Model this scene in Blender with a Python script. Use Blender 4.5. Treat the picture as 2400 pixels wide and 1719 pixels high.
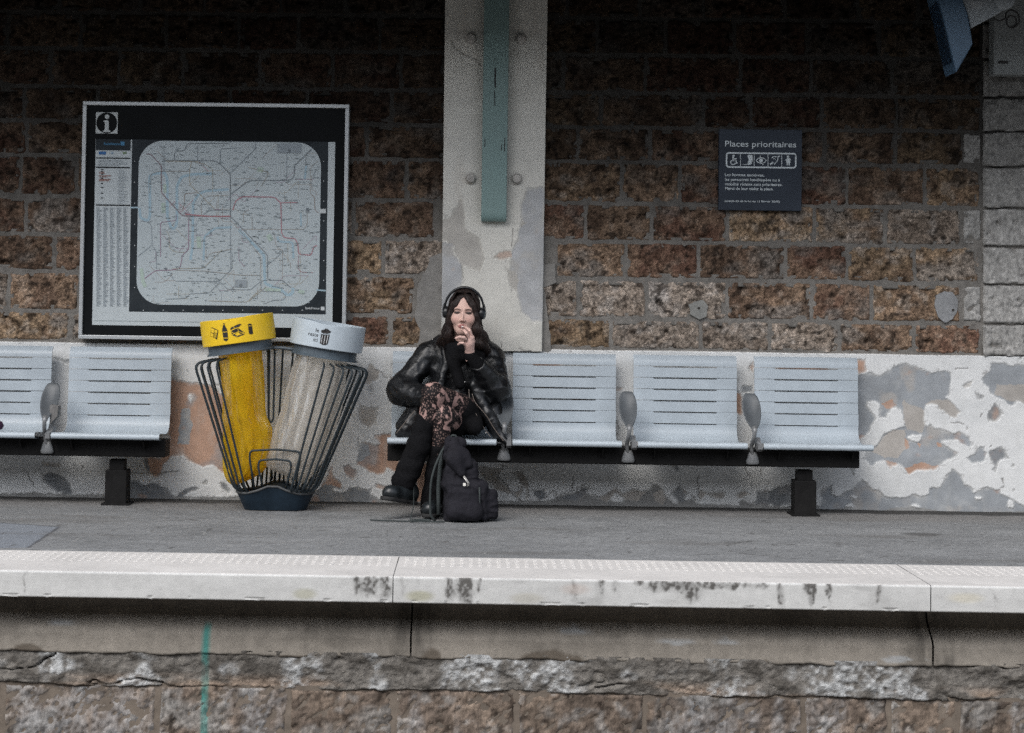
import bpy, bmesh, math, random
import numpy as np
from mathutils import Vector, Matrix

for _o in list(bpy.data.objects):
    bpy.data.objects.remove(_o, do_unlink=True)
scene = bpy.context.scene
COL = scene.collection
R = math.radians
random.seed(7)
rng = np.random.default_rng(11)

# ------------------------------------------------------------------ camera
# The photograph measures 2400 x 1719; F_PX is its focal length in those pixels.
F_PX = 4063.0
CAM = np.array([0.0, -9.97, 1.124])
YAW, PITCH, ROLL = 0.0154, 0.026, 0.0141
VPX, VPY = 1112.0, 720.0
_f = np.array([-math.sin(YAW) * math.cos(PITCH), math.cos(YAW) * math.cos(PITCH), math.sin(PITCH)])
_r0 = np.array([math.cos(YAW), math.sin(YAW), 0.0])
_u0 = np.cross(_r0, _f)
C_R = math.cos(ROLL) * _r0 + math.sin(ROLL) * _u0
C_U = math.cos(ROLL) * _u0 - math.sin(ROLL) * _r0
C_F = _f
_d = np.array([0.0, 1.0, 0.0])
PPX = VPX - F_PX * _d.dot(C_R) / _d.dot(C_F)
PPY = VPY + F_PX * _d.dot(C_U) / _d.dot(C_F)

cam_data = bpy.data.cameras.new("camera")
cam_data.sensor_fit = 'HORIZONTAL'
cam_data.sensor_width = 36.0
cam_data.lens = 36.0 * F_PX / 2400.0
cam_data.shift_x = (1200.0 - PPX) / 2400.0
cam_data.shift_y = (PPY - 859.5) / 2400.0
cam_data.clip_start = 0.05
cam_data.clip_end = 2000.0
cam = bpy.data.objects.new("camera", cam_data)
COL.objects.link(cam)
cam.matrix_world = Matrix(((C_R[0], C_U[0], -C_F[0], CAM[0]), (C_R[1], C_U[1], -C_F[1], CAM[1]),
                           (C_R[2], C_U[2], -C_F[2], CAM[2]), (0, 0, 0, 1)))
scene.camera = cam
scene.render.resolution_x, scene.render.resolution_y = 1024, 733

# ------------------------------------------------------------------ sky, sun, exposure
SUN_EL, SUN_AZ = R(47), R(206)          # azimuth clockwise from +y: behind the camera, a little to its left
world = bpy.data.worlds.new("World")
scene.world = world
world.use_nodes = True
_nt = world.node_tree
_nt.nodes.clear()
_sky = _nt.nodes.new('ShaderNodeTexSky')
_sky.sky_type = 'NISHITA'
_sky.sun_disc = False
_sky.sun_elevation = SUN_EL
_sky.sun_rotation = SUN_AZ
_sky.air_density = 1.0
_sky.dust_density = 2.0
_sky.ozone_density = 1.0
_bg = _nt.nodes.new('ShaderNodeBackground')
_bg.inputs['Strength'].default_value = 0.15
_wo = _nt.nodes.new('ShaderNodeOutputWorld')
_hs = _nt.nodes.new('ShaderNodeHueSaturation')      # an overcast veil: the whole sky greyer
_hs.inputs['Saturation'].default_value = 0.42
_nt.links.new(_sky.outputs[0], _hs.inputs['Color'])
_nt.links.new(_hs.outputs[0], _bg.inputs['Color'])
_nt.links.new(_bg.outputs[0], _wo.inputs['Surface'])

sun_data = bpy.data.lights.new("sun", 'SUN')
sun_data.energy = 0.9
sun_data.angle = R(40)
sun_data.color = (1.0, 0.985, 0.96)
sun = bpy.data.objects.new("sun", sun_data)
COL.objects.link(sun)
_sd = Vector((math.sin(SUN_AZ) * math.cos(SUN_EL), math.cos(SUN_AZ) * math.cos(SUN_EL), math.sin(SUN_EL)))
sun.rotation_euler = _sd.to_track_quat('Z', 'Y').to_euler()
sun.location = (-3, -14, 12)

vs = scene.view_settings
vs.view_transform = 'Standard'
vs.look = 'None'
vs.exposure = 0.93
vs.gamma = 1.0
vs.use_curve_mapping = False
scene.cycles.use_denoising = False          # the photograph is grainy too
scene.cycles.use_adaptive_sampling = False
scene.cycles.sample_clamp_indirect = 4.0
scene.cycles.max_bounces = 8
scene.cycles.transparent_max_bounces = 16

# ------------------------------------------------------------------ measuring helpers
def proj(p):
    d = np.asarray(p, float) - CAM
    w = d.dot(C_F)
    return PPX + F_PX * d.dot(C_R) / w, PPY - F_PX * d.dot(C_U) / w

def ray(u, v):
    return C_F + C_R * (u - PPX) / F_PX - C_U * (v - PPY) / F_PX

def at_y(u, v, y):
    d = ray(u, v)
    return CAM + d * (y - CAM[1]) / d[1]

def at_z(u, v, z):
    d = ray(u, v)
    return CAM + d * (z - CAM[2]) / d[2]

def x_at(u, z, y):
    """world x on the plane y where the photo column u meets the height z"""
    x = (u - VPX) / F_PX * (y - CAM[1])
    for _ in range(6):
        x += (u - proj((x, y, z))[0]) / F_PX * (y - CAM[1])
    return x

# ------------------------------------------------------------------ noise
def _hash(ix, iy, iz, seed):
    h = (ix.astype(np.int64) * 374761393 + iy.astype(np.int64) * 668265263 + iz.astype(np.int64) * 2147483647 + seed * 974711) & 0xFFFFFFFF
    h = ((h ^ (h >> 13)) * 1274126177) & 0xFFFFFFFF
    h = ((h ^ (h >> 16)) * 2246822519) & 0xFFFFFFFF
    return ((h ^ (h >> 15)) & 0xFFFFFF) / float(0xFFFFFF) * 2 - 1

def vnoise(x, y, z=None, seed=0):
    x = np.asarray(x, float); y = np.asarray(y, float)
    z = np.zeros_like(x) if z is None else np.asarray(z, float)
    ix, iy, iz = np.floor(x), np.floor(y), np.floor(z)
    fx, fy, fz = x - ix, y - iy, z - iz
    sx, sy, sz = fx * fx * (3 - 2 * fx), fy * fy * (3 - 2 * fy), fz * fz * (3 - 2 * fz)
    out = 0
    for a in (0, 1):
        wx = sx if a else 1 - sx
        for b in (0, 1):
            wy = sy if b else 1 - sy
            for c in (0, 1):
                wz = sz if c else 1 - sz
                out = out + wx * wy * wz * _hash(ix + a, iy + b, iz + c, seed)
    return out

def fbm(x, y, z=None, seed=0, octaves=4, gain=0.5):
    x = np.asarray(x, float); y = np.asarray(y, float)
    z = np.zeros_like(x) if z is None else np.asarray(z, float)
    s, a, n = 0.0, 1.0, 0.0
    for o in range(octaves):
        s = s + a * vnoise(x, y, z, seed + o * 17)
        n += a
        a *= gain
        x, y, z = x * 2.03 + 11.3, y * 2.03 + 5.7, z * 2.03 + 3.1
    return s / n

def smooth(e0, e1, x):
    t = np.clip((np.asarray(x, float) - e0) / (e1 - e0), 0, 1)
    return t * t * (3 - 2 * t)

def mix3(a, b, t):
    return np.asarray(a, float) * (1 - t[..., None]) + np.asarray(b, float) * t[..., None]

# ------------------------------------------------------------------ materials
def N(nt, kind, **kw):
    n = nt.nodes.new(kind)
    for k, v in kw.items():
        setattr(n, k, v)
    return n

def material(name, color=(0.5, 0.5, 0.5), rough=0.6, metal=0.0, attr=None, vary=0.0, vscale=8.0, vcolor=None,
             bump=0.0, bscale=60.0, bdetail=4.0, spec=0.5, rvary=0.0, stretch=(1, 1, 1), coat=0.0, bump2=0.0, bscale2=300.0):
    m = bpy.data.materials.new(name)
    m.use_nodes = True
    nt = m.node_tree
    b = nt.nodes['Principled BSDF']
    b.inputs['Roughness'].default_value = rough
    b.inputs['Metallic'].default_value = metal
    b.inputs['Specular IOR Level'].default_value = spec
    b.inputs['Coat Weight'].default_value = coat
    tc = N(nt, 'ShaderNodeTexCoord')
    mp = N(nt, 'ShaderNodeMapping')
    mp.inputs['Scale'].default_value = stretch
    nt.links.new(tc.outputs['Object'], mp.inputs['Vector'])
    if attr:
        at = N(nt, 'ShaderNodeAttribute', attribute_name=attr)
        src = at.outputs['Color']
    else:
        rgb = N(nt, 'ShaderNodeRGB')
        rgb.outputs[0].default_value = (*color, 1)
        src = rgb.outputs[0]
    if vary > 0:
        nz = N(nt, 'ShaderNodeTexNoise')
        nz.inputs['Scale'].default_value = vscale
        nz.inputs['Detail'].default_value = 6
        nz.inputs['Roughness'].default_value = 0.62
        nt.links.new(mp.outputs[0], nz.inputs['Vector'])
        rp = N(nt, 'ShaderNodeMapRange')
        rp.inputs['From Min'].default_value = 0.3
        rp.inputs['From Max'].default_value = 0.7
        nt.links.new(nz.outputs['Fac'], rp.inputs['Value'])
        mx = N(nt, 'ShaderNodeMix', data_type='RGBA')
        if vcolor is None:
            mx.blend_type = 'MULTIPLY'
            mx.inputs[0].default_value = 1.0
            gr = N(nt, 'ShaderNodeMapRange')
            gr.inputs['To Min'].default_value = 1 - vary
            gr.inputs['To Max'].default_value = 1 + vary * 0.5
            nt.links.new(rp.outputs[0], gr.inputs['Value'])
            cb = N(nt, 'ShaderNodeCombineColor')
            for i in range(3):
                nt.links.new(gr.outputs[0], cb.inputs[i])
            nt.links.new(src, mx.inputs[6]); nt.links.new(cb.outputs[0], mx.inputs[7])
        else:
            ml = N(nt, 'ShaderNodeMath', operation='MULTIPLY')
            ml.inputs[1].default_value = vary
            nt.links.new(rp.outputs[0], ml.inputs[0])
            nt.links.new(ml.outputs[0], mx.inputs[0])
            nt.links.new(src, mx.inputs[6])
            mx.inputs[7].default_value = (*vcolor, 1)
        src = mx.outputs[2]
        if rvary > 0:
            rr = N(nt, 'ShaderNodeMapRange')
            rr.inputs['To Min'].default_value = max(0.02, rough - rvary)
            rr.inputs['To Max'].default_value = min(1.0, rough + rvary)
            nt.links.new(rp.outputs[0], rr.inputs['Value'])
            nt.links.new(rr.outputs[0], b.inputs['Roughness'])
    nt.links.new(src, b.inputs['Base Color'])
    last = None
    for amt, sc in ((bump, bscale), (bump2, bscale2)):
        if amt > 0:
            nz = N(nt, 'ShaderNodeTexNoise')
            nz.inputs['Scale'].default_value = sc
            nz.inputs['Detail'].default_value = bdetail
            nt.links.new(mp.outputs[0], nz.inputs['Vector'])
            bp = N(nt, 'ShaderNodeBump')
            bp.inputs['Strength'].default_value = min(1.0, amt)
            bp.inputs['Distance'].default_value = 0.01 * max(1.0, amt)
            nt.links.new(nz.outputs['Fac'], bp.inputs['Height'])
            if last:
                nt.links.new(last, bp.inputs['Normal'])
            last = bp.outputs[0]
    if last:
        nt.links.new(last, b.inputs['Normal'])
    return m

# ------------------------------------------------------------------ mesh helpers
def fast_mesh(name, V, F, smooth_shade=True, col=None):
    V = np.ascontiguousarray(V, dtype=np.float32)
    F = np.ascontiguousarray(F, dtype=np.int32)
    k = F.shape[1]
    me = bpy.data.meshes.new(name)
    me.vertices.add(len(V))
    me.vertices.foreach_set('co', V.ravel())
    me.loops.add(F.size)
    me.loops.foreach_set('vertex_index', F.ravel())
    me.polygons.add(len(F))
    me.polygons.foreach_set('loop_start', np.arange(0, F.size, k, dtype=np.int32))
    me.update(calc_edges=True)
    me.validate()
    me.polygons.foreach_set('use_smooth', np.full(len(me.polygons), smooth_shade, dtype=bool))
    if col is not None:
        a = me.color_attributes.new('col', 'FLOAT_COLOR', 'POINT')
        c4 = np.ones((len(V), 4), np.float32)
        c4[:, :3] = np.clip(col, 0, 1)
        a.data.foreach_set('color', c4.ravel())
    return me

def link(name, me, mat=None, parent=None):
    o = bpy.data.objects.new(name, me)
    COL.objects.link(o)
    if mat is not None:
        me.materials.clear()
        for m_ in (mat if isinstance(mat, (list, tuple)) else [mat]):
            me.materials.append(m_)
    if parent is not None:
        o.parent = parent
    return o

def thing(name, label, category, loc=(0, 0, 0), group=None):
    o = bpy.data.objects.new(name, None)
    COL.objects.link(o)
    o.location = loc
    o.empty_display_size = 0.1
    return tag(o, label, category, group)

def tag(o, label=None, category=None, group=None, kind=None):
    if label: o['label'] = label
    if category: o['category'] = category
    if group: o['group'] = group
    if kind: o['kind'] = kind
    return o

def grid_faces(nu, nv):
    i, j = np.meshgrid(np.arange(nu - 1), np.arange(nv - 1), indexing='ij')
    a = (i * nv + j).ravel()
    return np.stack([a, a + nv, a + nv + 1, a + 1], 1)

class MB:
    """collects shapes and links them as ONE mesh object; coordinates are world, moved to the parent on build"""
    def __init__(s):
        s.V, s.F, s.M = [], [], []
    def add(s, V, F, mi=0):
        o = len(s.V)
        s.V += [tuple(map(float, v)) for v in V]
        for f in F:
            s.F.append([i + o for i in f]); s.M.append(mi)
    def box(s, x0, x1, y0, y1, z0, z1, bev=0.0, seg=2, rot=None, mi=0):
        bm = bmesh.new()
        bmesh.ops.create_cube(bm, size=1)
        for v in bm.verts:
            v.co = Vector((v.co.x * (x1 - x0), v.co.y * (y1 - y0), v.co.z * (z1 - z0)))
        if bev > 0:
            bmesh.ops.bevel(bm, geom=bm.edges[:], offset=bev, segments=seg, affect='EDGES', profile=0.5)
        c = Vector(((x0 + x1) / 2, (y0 + y1) / 2, (z0 + z1) / 2))
        bm.verts.index_update()
        V = [((rot @ v.co) if rot is not None else v.co) + c for v in bm.verts]
        s.add(V, [[v.index for v in f.verts] for f in bm.faces], mi)
        bm.free()
    def tube(s, P, r, n=8, caps=True, mi=0, flat=None):
        P = [Vector(p) for p in P]
        rs = r if hasattr(r, '__len__') else [r] * len(P)
        rings, up = [], None
        for i, p in enumerate(P):
            t = (P[min(i + 1, len(P) - 1)] - P[max(i - 1, 0)]).normalized()
            if up is None:
                up = Vector((0, 0, 1)) if abs(t.z) < 0.9 else Vector((0, 1, 0))
                if flat is not None: up = Vector(flat)
            up = (up - t * up.dot(t)).normalized()
            sd = t.cross(up)
            rings.append([p + (up * math.cos(2 * math.pi * k / n) + sd * math.sin(2 * math.pi * k / n)) * rs[i] for k in range(n)])
        V = [v for rg in rings for v in rg]
        F = [[i * n + k, i * n + (k + 1) % n, (i + 1) * n + (k + 1) % n, (i + 1) * n + k] for i in range(len(P) - 1) for k in range(n)]
        if caps:
            F.append(list(range(n))[::-1]); F.append([(len(P) - 1) * n + k for k in range(n)])
        s.add(V, F, mi)
    def prism(s, poly, to3, d0, d1, mi=0):
        """polygon in 2-D, to3(a, b, d) gives the point at depth d"""
        n = len(poly)
        V = [to3(a, b, d0) for a, b in poly] + [to3(a, b, d1) for a, b in poly]
        F = [list(range(n)), [n + i for i in range(n)][::-1]] + [[i, n + i, n + (i + 1) % n, (i + 1) % n] for i in range(n)]
        s.add(V, F, mi)
    def lathe(s, prof, c, axis=(0, 0, 1), n=24, mi=0, sx=1.0, sy=1.0):
        q = Vector((0, 0, 1)).rotation_difference(Vector(axis))
        V = []
        for r, h in prof:
            for k in range(n):
                a = 2 * math.pi * k / n
                V.append(Vector(c) + q @ Vector((r * math.cos(a) * sx, r * math.sin(a) * sy, h)))
        m = len(prof)
        F = [[i * n + k, i * n + (k + 1) % n, (i + 1) * n + (k + 1) % n, (i + 1) * n + k] for i in range(m - 1) for k in range(n)]
        if prof[0][0] > 1e-5: F.append(list(range(n))[::-1])
        if prof[-1][0] > 1e-5: F.append([(m - 1) * n + k for k in range(n)])
        s.add(V, F, mi)
    def build(s, name, mat, parent=None, smooth_shade=False, normals=True):
        off = np.zeros(3)
        q = parent
        while q is not None:
            off = off + np.array(q.location); q = q.parent
        me = bpy.data.meshes.new(name)
        me.from_pydata([(v[0] - off[0], v[1] - off[1], v[2] - off[2]) for v in s.V], [], s.F)
        if any(s.M):
            me.polygons.foreach_set('material_index', np.array(s.M, dtype=np.int32))
        if normals:
            bm = bmesh.new(); bm.from_mesh(me)
            bmesh.ops.recalc_face_normals(bm, faces=bm.faces[:])
            bm.to_mesh(me); bm.free()
        if smooth_shade:
            me.polygons.foreach_set('use_smooth', np.ones(len(me.polygons), dtype=bool))
            if smooth_shade == 'auto':
                me.set_sharp_from_angle(angle=R(38))
        me.update()
        return link(name, me, mat, parent)

def stroke(pts, w):
    """a polyline of width w as a list of quads in 2-D"""
    P = [np.array(p, float) for p in pts]
    n = len(P)
    L, Rr = [], []
    for i in range(n):
        a = P[max(i - 1, 0)]; b = P[min(i + 1, n - 1)]
        t = (b - a) / (np.linalg.norm(b - a) + 1e-9)
        nrm = np.array([-t[1], t[0]]) * w / 2
        L.append(P[i] + nrm); Rr.append(P[i] - nrm)
    return [[L[i], L[i + 1], Rr[i + 1], Rr[i]] for i in range(n - 1)]

def round_path(pts, r, seg=4):
    """rounds the corners of a polyline (2-D or 3-D)"""
    P = [np.array(p, float) for p in pts]
    out = [P[0]]
    for i in range(1, len(P) - 1):
        a, b, c = P[i - 1], P[i], P[i + 1]
        la, lc = np.linalg.norm(a - b), np.linalg.norm(c - b)
        d = min(r, la * 0.48, lc * 0.48)
        p0, p1 = b + (a - b) / la * d, b + (c - b) / lc * d
        for k in range(seg + 1):
            t = k / seg
            out.append((1 - t) ** 2 * p0 + 2 * t * (1 - t) * b + t * t * p1)
    out.append(P[-1])
    return out

def rrect(x0, y0, x1, y1, r, seg=6):
    out = []
    for cx, cy, a0 in ((x1 - r, y1 - r, 0), (x0 + r, y1 - r, 90), (x0 + r, y0 + r, 180), (x1 - r, y0 + r, 270)):
        for k in range(seg + 1):
            a = R(a0 + 90 * k / seg)
            out.append((cx + r * math.cos(a), cy + r * math.sin(a)))
    return out

def ellipse(cx, cy, rx, ry, n=20):
    return [(cx + rx * math.cos(2 * math.pi * k / n), cy + ry * math.sin(2 * math.pi * k / n)) for k in range(n)]

def text_mesh(body, size, align='LEFT', bold=0.0):
    """flat triangles of a line of lettering: (vertices Nx2, faces)"""
    cu = bpy.data.curves.new('lettering', 'FONT')
    cu.body = body
    cu.size = size
    cu.align_x = align
    cu.resolution_u = 3
    cu.offset = bold
    o = bpy.data.objects.new('lettering', cu)
    COL.objects.link(o)
    dg = bpy.context.evaluated_depsgraph_get()
    me = bpy.data.meshes.new_from_object(o.evaluated_get(dg))
    V = [(v.co.x, v.co.y) for v in me.vertices]
    F = [list(p.vertices) for p in me.polygons]
    bpy.data.objects.remove(o, do_unlink=True)
    bpy.data.curves.remove(cu)
    bpy.data.meshes.remove(me)
    return V, F

def in_poly(x, y, poly):
    poly = np.asarray(poly, float)
    inside = np.zeros(x.shape, bool)
    j = len(poly) - 1
    for i in range(len(poly)):
        xi, yi = poly[i]; xj, yj = poly[j]
        c = ((yi > y) != (yj > y)) & (x < (xj - xi) * (y - yi) / (yj - yi + 1e-12) + xi)
        inside ^= c
        j = i
    return inside

def zoom(x0, y0, s):
    """turns measurements taken on an enlarged detail of the photo into photo pixels"""
    return lambda pts: [(x0 + a / s, y0 + b / s) for a, b in pts]
# ================================================================== THE SETTING
EDGE_Y, SLAB_Y, DADO_Z = -2.74, -2.158, 0.885
XL, XR = -2.95, 3.42            # the stretch of wall in view

M_DADO = material('peeling_plaster', attr='col', rough=0.85, vary=0.10, vscale=14, bump=0.12, bscale=70, spec=0.3)
M_STONE = material('rubble_stone', attr='col', rough=0.95, vary=0.75, vscale=75, bump=1.0, bscale=85, bdetail=8, spec=0.1)
M_MORTAR = material('mortar', (0.19, 0.182, 0.17), rough=0.95, vary=0.3, vscale=20, bump=0.4, bscale=90, spec=0.2)
M_ASPHALT = material('asphalt', attr='col', rough=0.88, vary=0.30, vscale=220, bump=0.35, bscale=320, spec=0.35)
M_SLAB = material('white_concrete', attr='col', rough=0.75, vary=0.08, vscale=40, bump=0.10, bscale=140, spec=0.35)
M_CONC = material('edge_concrete', attr='col', rough=0.88, vary=0.16, vscale=25, bump=0.2, bscale=90, spec=0.3)
M_ROUGH = material('rough_render', attr='col', rough=0.95, vary=0.35, vscale=45, bump=0.8, bscale=80, bdetail=8, spec=0.2)
M_TOOLED = material('tooled_stone', attr='col', rough=0.95, vary=0.4, vscale=60, bump=0.9, bscale=38, bdetail=6, spec=0.2, stretch=(1.2, 1, 0.7))
M_DARKROOF = material('canopy_boards', (0.055, 0.05, 0.045), rough=0.8, vary=0.3, vscale=6)
M_BALLAST = material('ballast', (0.11, 0.10, 0.09), rough=0.95, vary=0.5, vscale=30, bump=1.0, bscale=25)

# ---------------- ground and the platform the photographer sits on
g = MB(); g.add([(-400, -400, -1.25), (400, -400, -1.25), (400, 400, -1.25), (-400, 400, -1.25)], [[0, 1, 2, 3]])
tag(g.build('ground', M_BALLAST), kind='structure')
g = MB(); g.box(-40, 40, -15, -9.35, -1.3, 0.0, bev=0.01)
tag(g.build('opposite_platform', material('opposite_asphalt', (0.09, 0.09, 0.09), rough=0.9, vary=0.3, vscale=30)), kind='structure')

# unseen building, added behind the camera to block the low sky
opp = thing('sky_blocking_building', 'plain rendered building added unseen behind the viewer to block the low sky', 'building', (0, -15.5, 0))
g = MB(); g.box(-40, 40, -19.0, -15.0, -1.2, 4.6); g.build('wall', material('opposite_render', (0.20, 0.19, 0.17), rough=0.9, vary=0.25, vscale=2), opp)
g = MB(); g.prism([(-19.6, 4.62), (-14.4, 4.62), (-17.0, 5.9)], lambda a, b, d: (d, a, b), -40, 40); g.build('roof', material('opposite_slate', (0.06, 0.062, 0.07), rough=0.7, vary=0.3, vscale=4), opp)

# ---------------- platform floor
def axis(fine0, fine1, step, far0, far1, coarse=0.5):
    a = np.arange(fine0, fine1 + step * 0.5, step)
    l = np.arange(far0, fine0 - coarse * 0.5, coarse)
    r = np.arange(fine1 + coarse, far1 + coarse * 0.5, coarse)
    return np.concatenate([l, a, r])

def floor_sheet():
    xs = axis(XL - 0.1, XR + 0.1, 0.011, -14, 14)
    ys = np.linspace(SLAB_Y - 0.03, 0.05, 205)
    X, Y = np.meshgrid(xs, ys, indexing='ij')
    n1 = fbm(X * 1.3, Y * 3.0, seed=3, octaves=5)
    n2 = fbm(X * 9, Y * 14, seed=5, octaves=3)
    c = np.empty(X.shape + (3,)); c[:] = (0.205, 0.209, 0.211)
    c *= (1 + 0.26 * n1 + 0.16 * n2 + 0.22 * vnoise(X * 90, Y * 90, seed=6))[..., None]
    # dirt plus painted contact shade along the foot of the wall, ragged towards the platform
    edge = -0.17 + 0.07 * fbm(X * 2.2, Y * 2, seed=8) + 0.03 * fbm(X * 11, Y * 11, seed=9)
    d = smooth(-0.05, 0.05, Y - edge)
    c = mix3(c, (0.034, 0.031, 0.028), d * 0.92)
    # brownish worn zone
    d2 = smooth(-0.75, -0.2, Y + 0.25 * n1) * (1 - d)
    c = mix3(c, (0.150, 0.135, 0.122), d2 * 0.55)
    # newer repair at the left
    z = zoom(0, 1180, 3.544)
    pat = [at_z(u, v, 0)[:2] for u, v in z([(-700, 120), (0, 155), (495, 188), (235, 362), (-700, 372)])]
    wx = X + 0.004 * fbm(X * 30, Y * 30, seed=4)
    m = in_poly(wx, Y, pat).astype(float)
    c = mix3(c, (0.195, 0.215, 0.245), m * 0.75)
    ln = np.zeros(X.shape)
    for a, b in zip(pat[1:3], pat[2:4]):
        t = np.clip(((X - a[0]) * (b[0] - a[0]) + (Y - a[1]) * (b[1] - a[1])) / ((b - a) ** 2).sum(), 0, 1)
        dd = np.hypot(X - a[0] - t * (b[0] - a[0]), Y - a[1] - t * (b[1] - a[1]))
        ln = np.maximum(ln, 1 - smooth(0.004, 0.012, dd))
    c = mix3(c, (0.05, 0.05, 0.055), ln * 0.8)
    # oily smudge at the right, small stains
    q = [at_z(u, v, 0)[:2] for u, v in zoom(1900, 820, 3.69)([(760, 1572), (1000, 1572), (1180, 1602), (1000, 1612), (850, 1596)])]
    q = np.array(q); cx, cy = q.mean(0)
    e = np.hypot((X - cx) / 0.13, (Y - cy) / 0.07) + 0.35 * n2
    c = mix3(c, (0.07, 0.068, 0.066), (1 - smooth(0.6, 1.05, e)) * 0.75)
    gum = vnoise(X * 26, Y * 26, seed=34)
    c = mix3(c, (0.09, 0.088, 0.085), smooth(0.80, 0.86, gum) * 0.7)
    c = mix3(c, (0.115, 0.108, 0.10), smooth(0.12, 0.5, fbm(X * 0.9, Y * 4.5, seed=35, octaves=5)) * 0.45)
    crk = np.abs(fbm(X * 1.1, Y * 2.2, seed=36, octaves=5))
    c = mix3(c, (0.06, 0.058, 0.055), (1 - smooth(0.004, 0.014, crk)) * smooth(0.0, 0.3, fbm(X * 0.8, Y * 1.5, seed=37)) * 0.7)
    sp = vnoise(X * 16, Y * 10, seed=31)
    c = mix3(c, (0.30, 0.30, 0.29), (sp > 0.93).astype(float) * 0.6)
    Z = -0.004 + 0.0015 * n2
    V = np.stack([X, Y, Z], -1).reshape(-1, 3)
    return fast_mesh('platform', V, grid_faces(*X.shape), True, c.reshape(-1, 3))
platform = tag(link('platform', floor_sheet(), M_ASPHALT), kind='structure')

# ---------------- platform edge slabs with their tactile strip
JOINTS = [x_at(921, -0.05, EDGE_Y), x_at(2181.5, -0.05, EDGE_Y)]
PITCHX = JOINTS[1] - JOINTS[0]
edge_root = bpy.data.objects.new('platform_edge', None); COL.objects.link(edge_root)
tag(edge_root, kind='structure')
STAINS = [  # photo column, half width, how far down the face (0..1), strength
    (860, 42, 1.0, .75), (905, 16, 1.0, .95), (1055, 10, 1.0, 1.1), (1085, 22, 1.0, 1.25), (1118, 8, .6, .8), (1345, 14, .9, .45), (1400, 20, 1.0, .55), (1440, 20, .6, .5),
    (1560, 60, .45, 1.0), (1600, 90, .35, 1.15), (1625, 30, .9, .95), (1680, 60, .3, 1.1), (1720, 22, .35, 1.0), (1832, 11, 1.0, 1.1), (1900, 16, .5, 1.2), (1903, 10, 1.0, 1.0),
    (1943, 11, .5, .95), (1945, 6, 1.0, .6), (2057, 9, .75, .8), (2140, 14, .9, .25), (2330, 8, 1.0, .25), (62, 3, 1.0, .5), (560, 12, .9, .2), (940, 10, 1.0, .5),
    (1775, 45, .3, .65), (1250, 30, .15, .35), (1500, 25, .2, .5), (980, 8, .3, .4), (2000, 30, .15, .3)]
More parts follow.
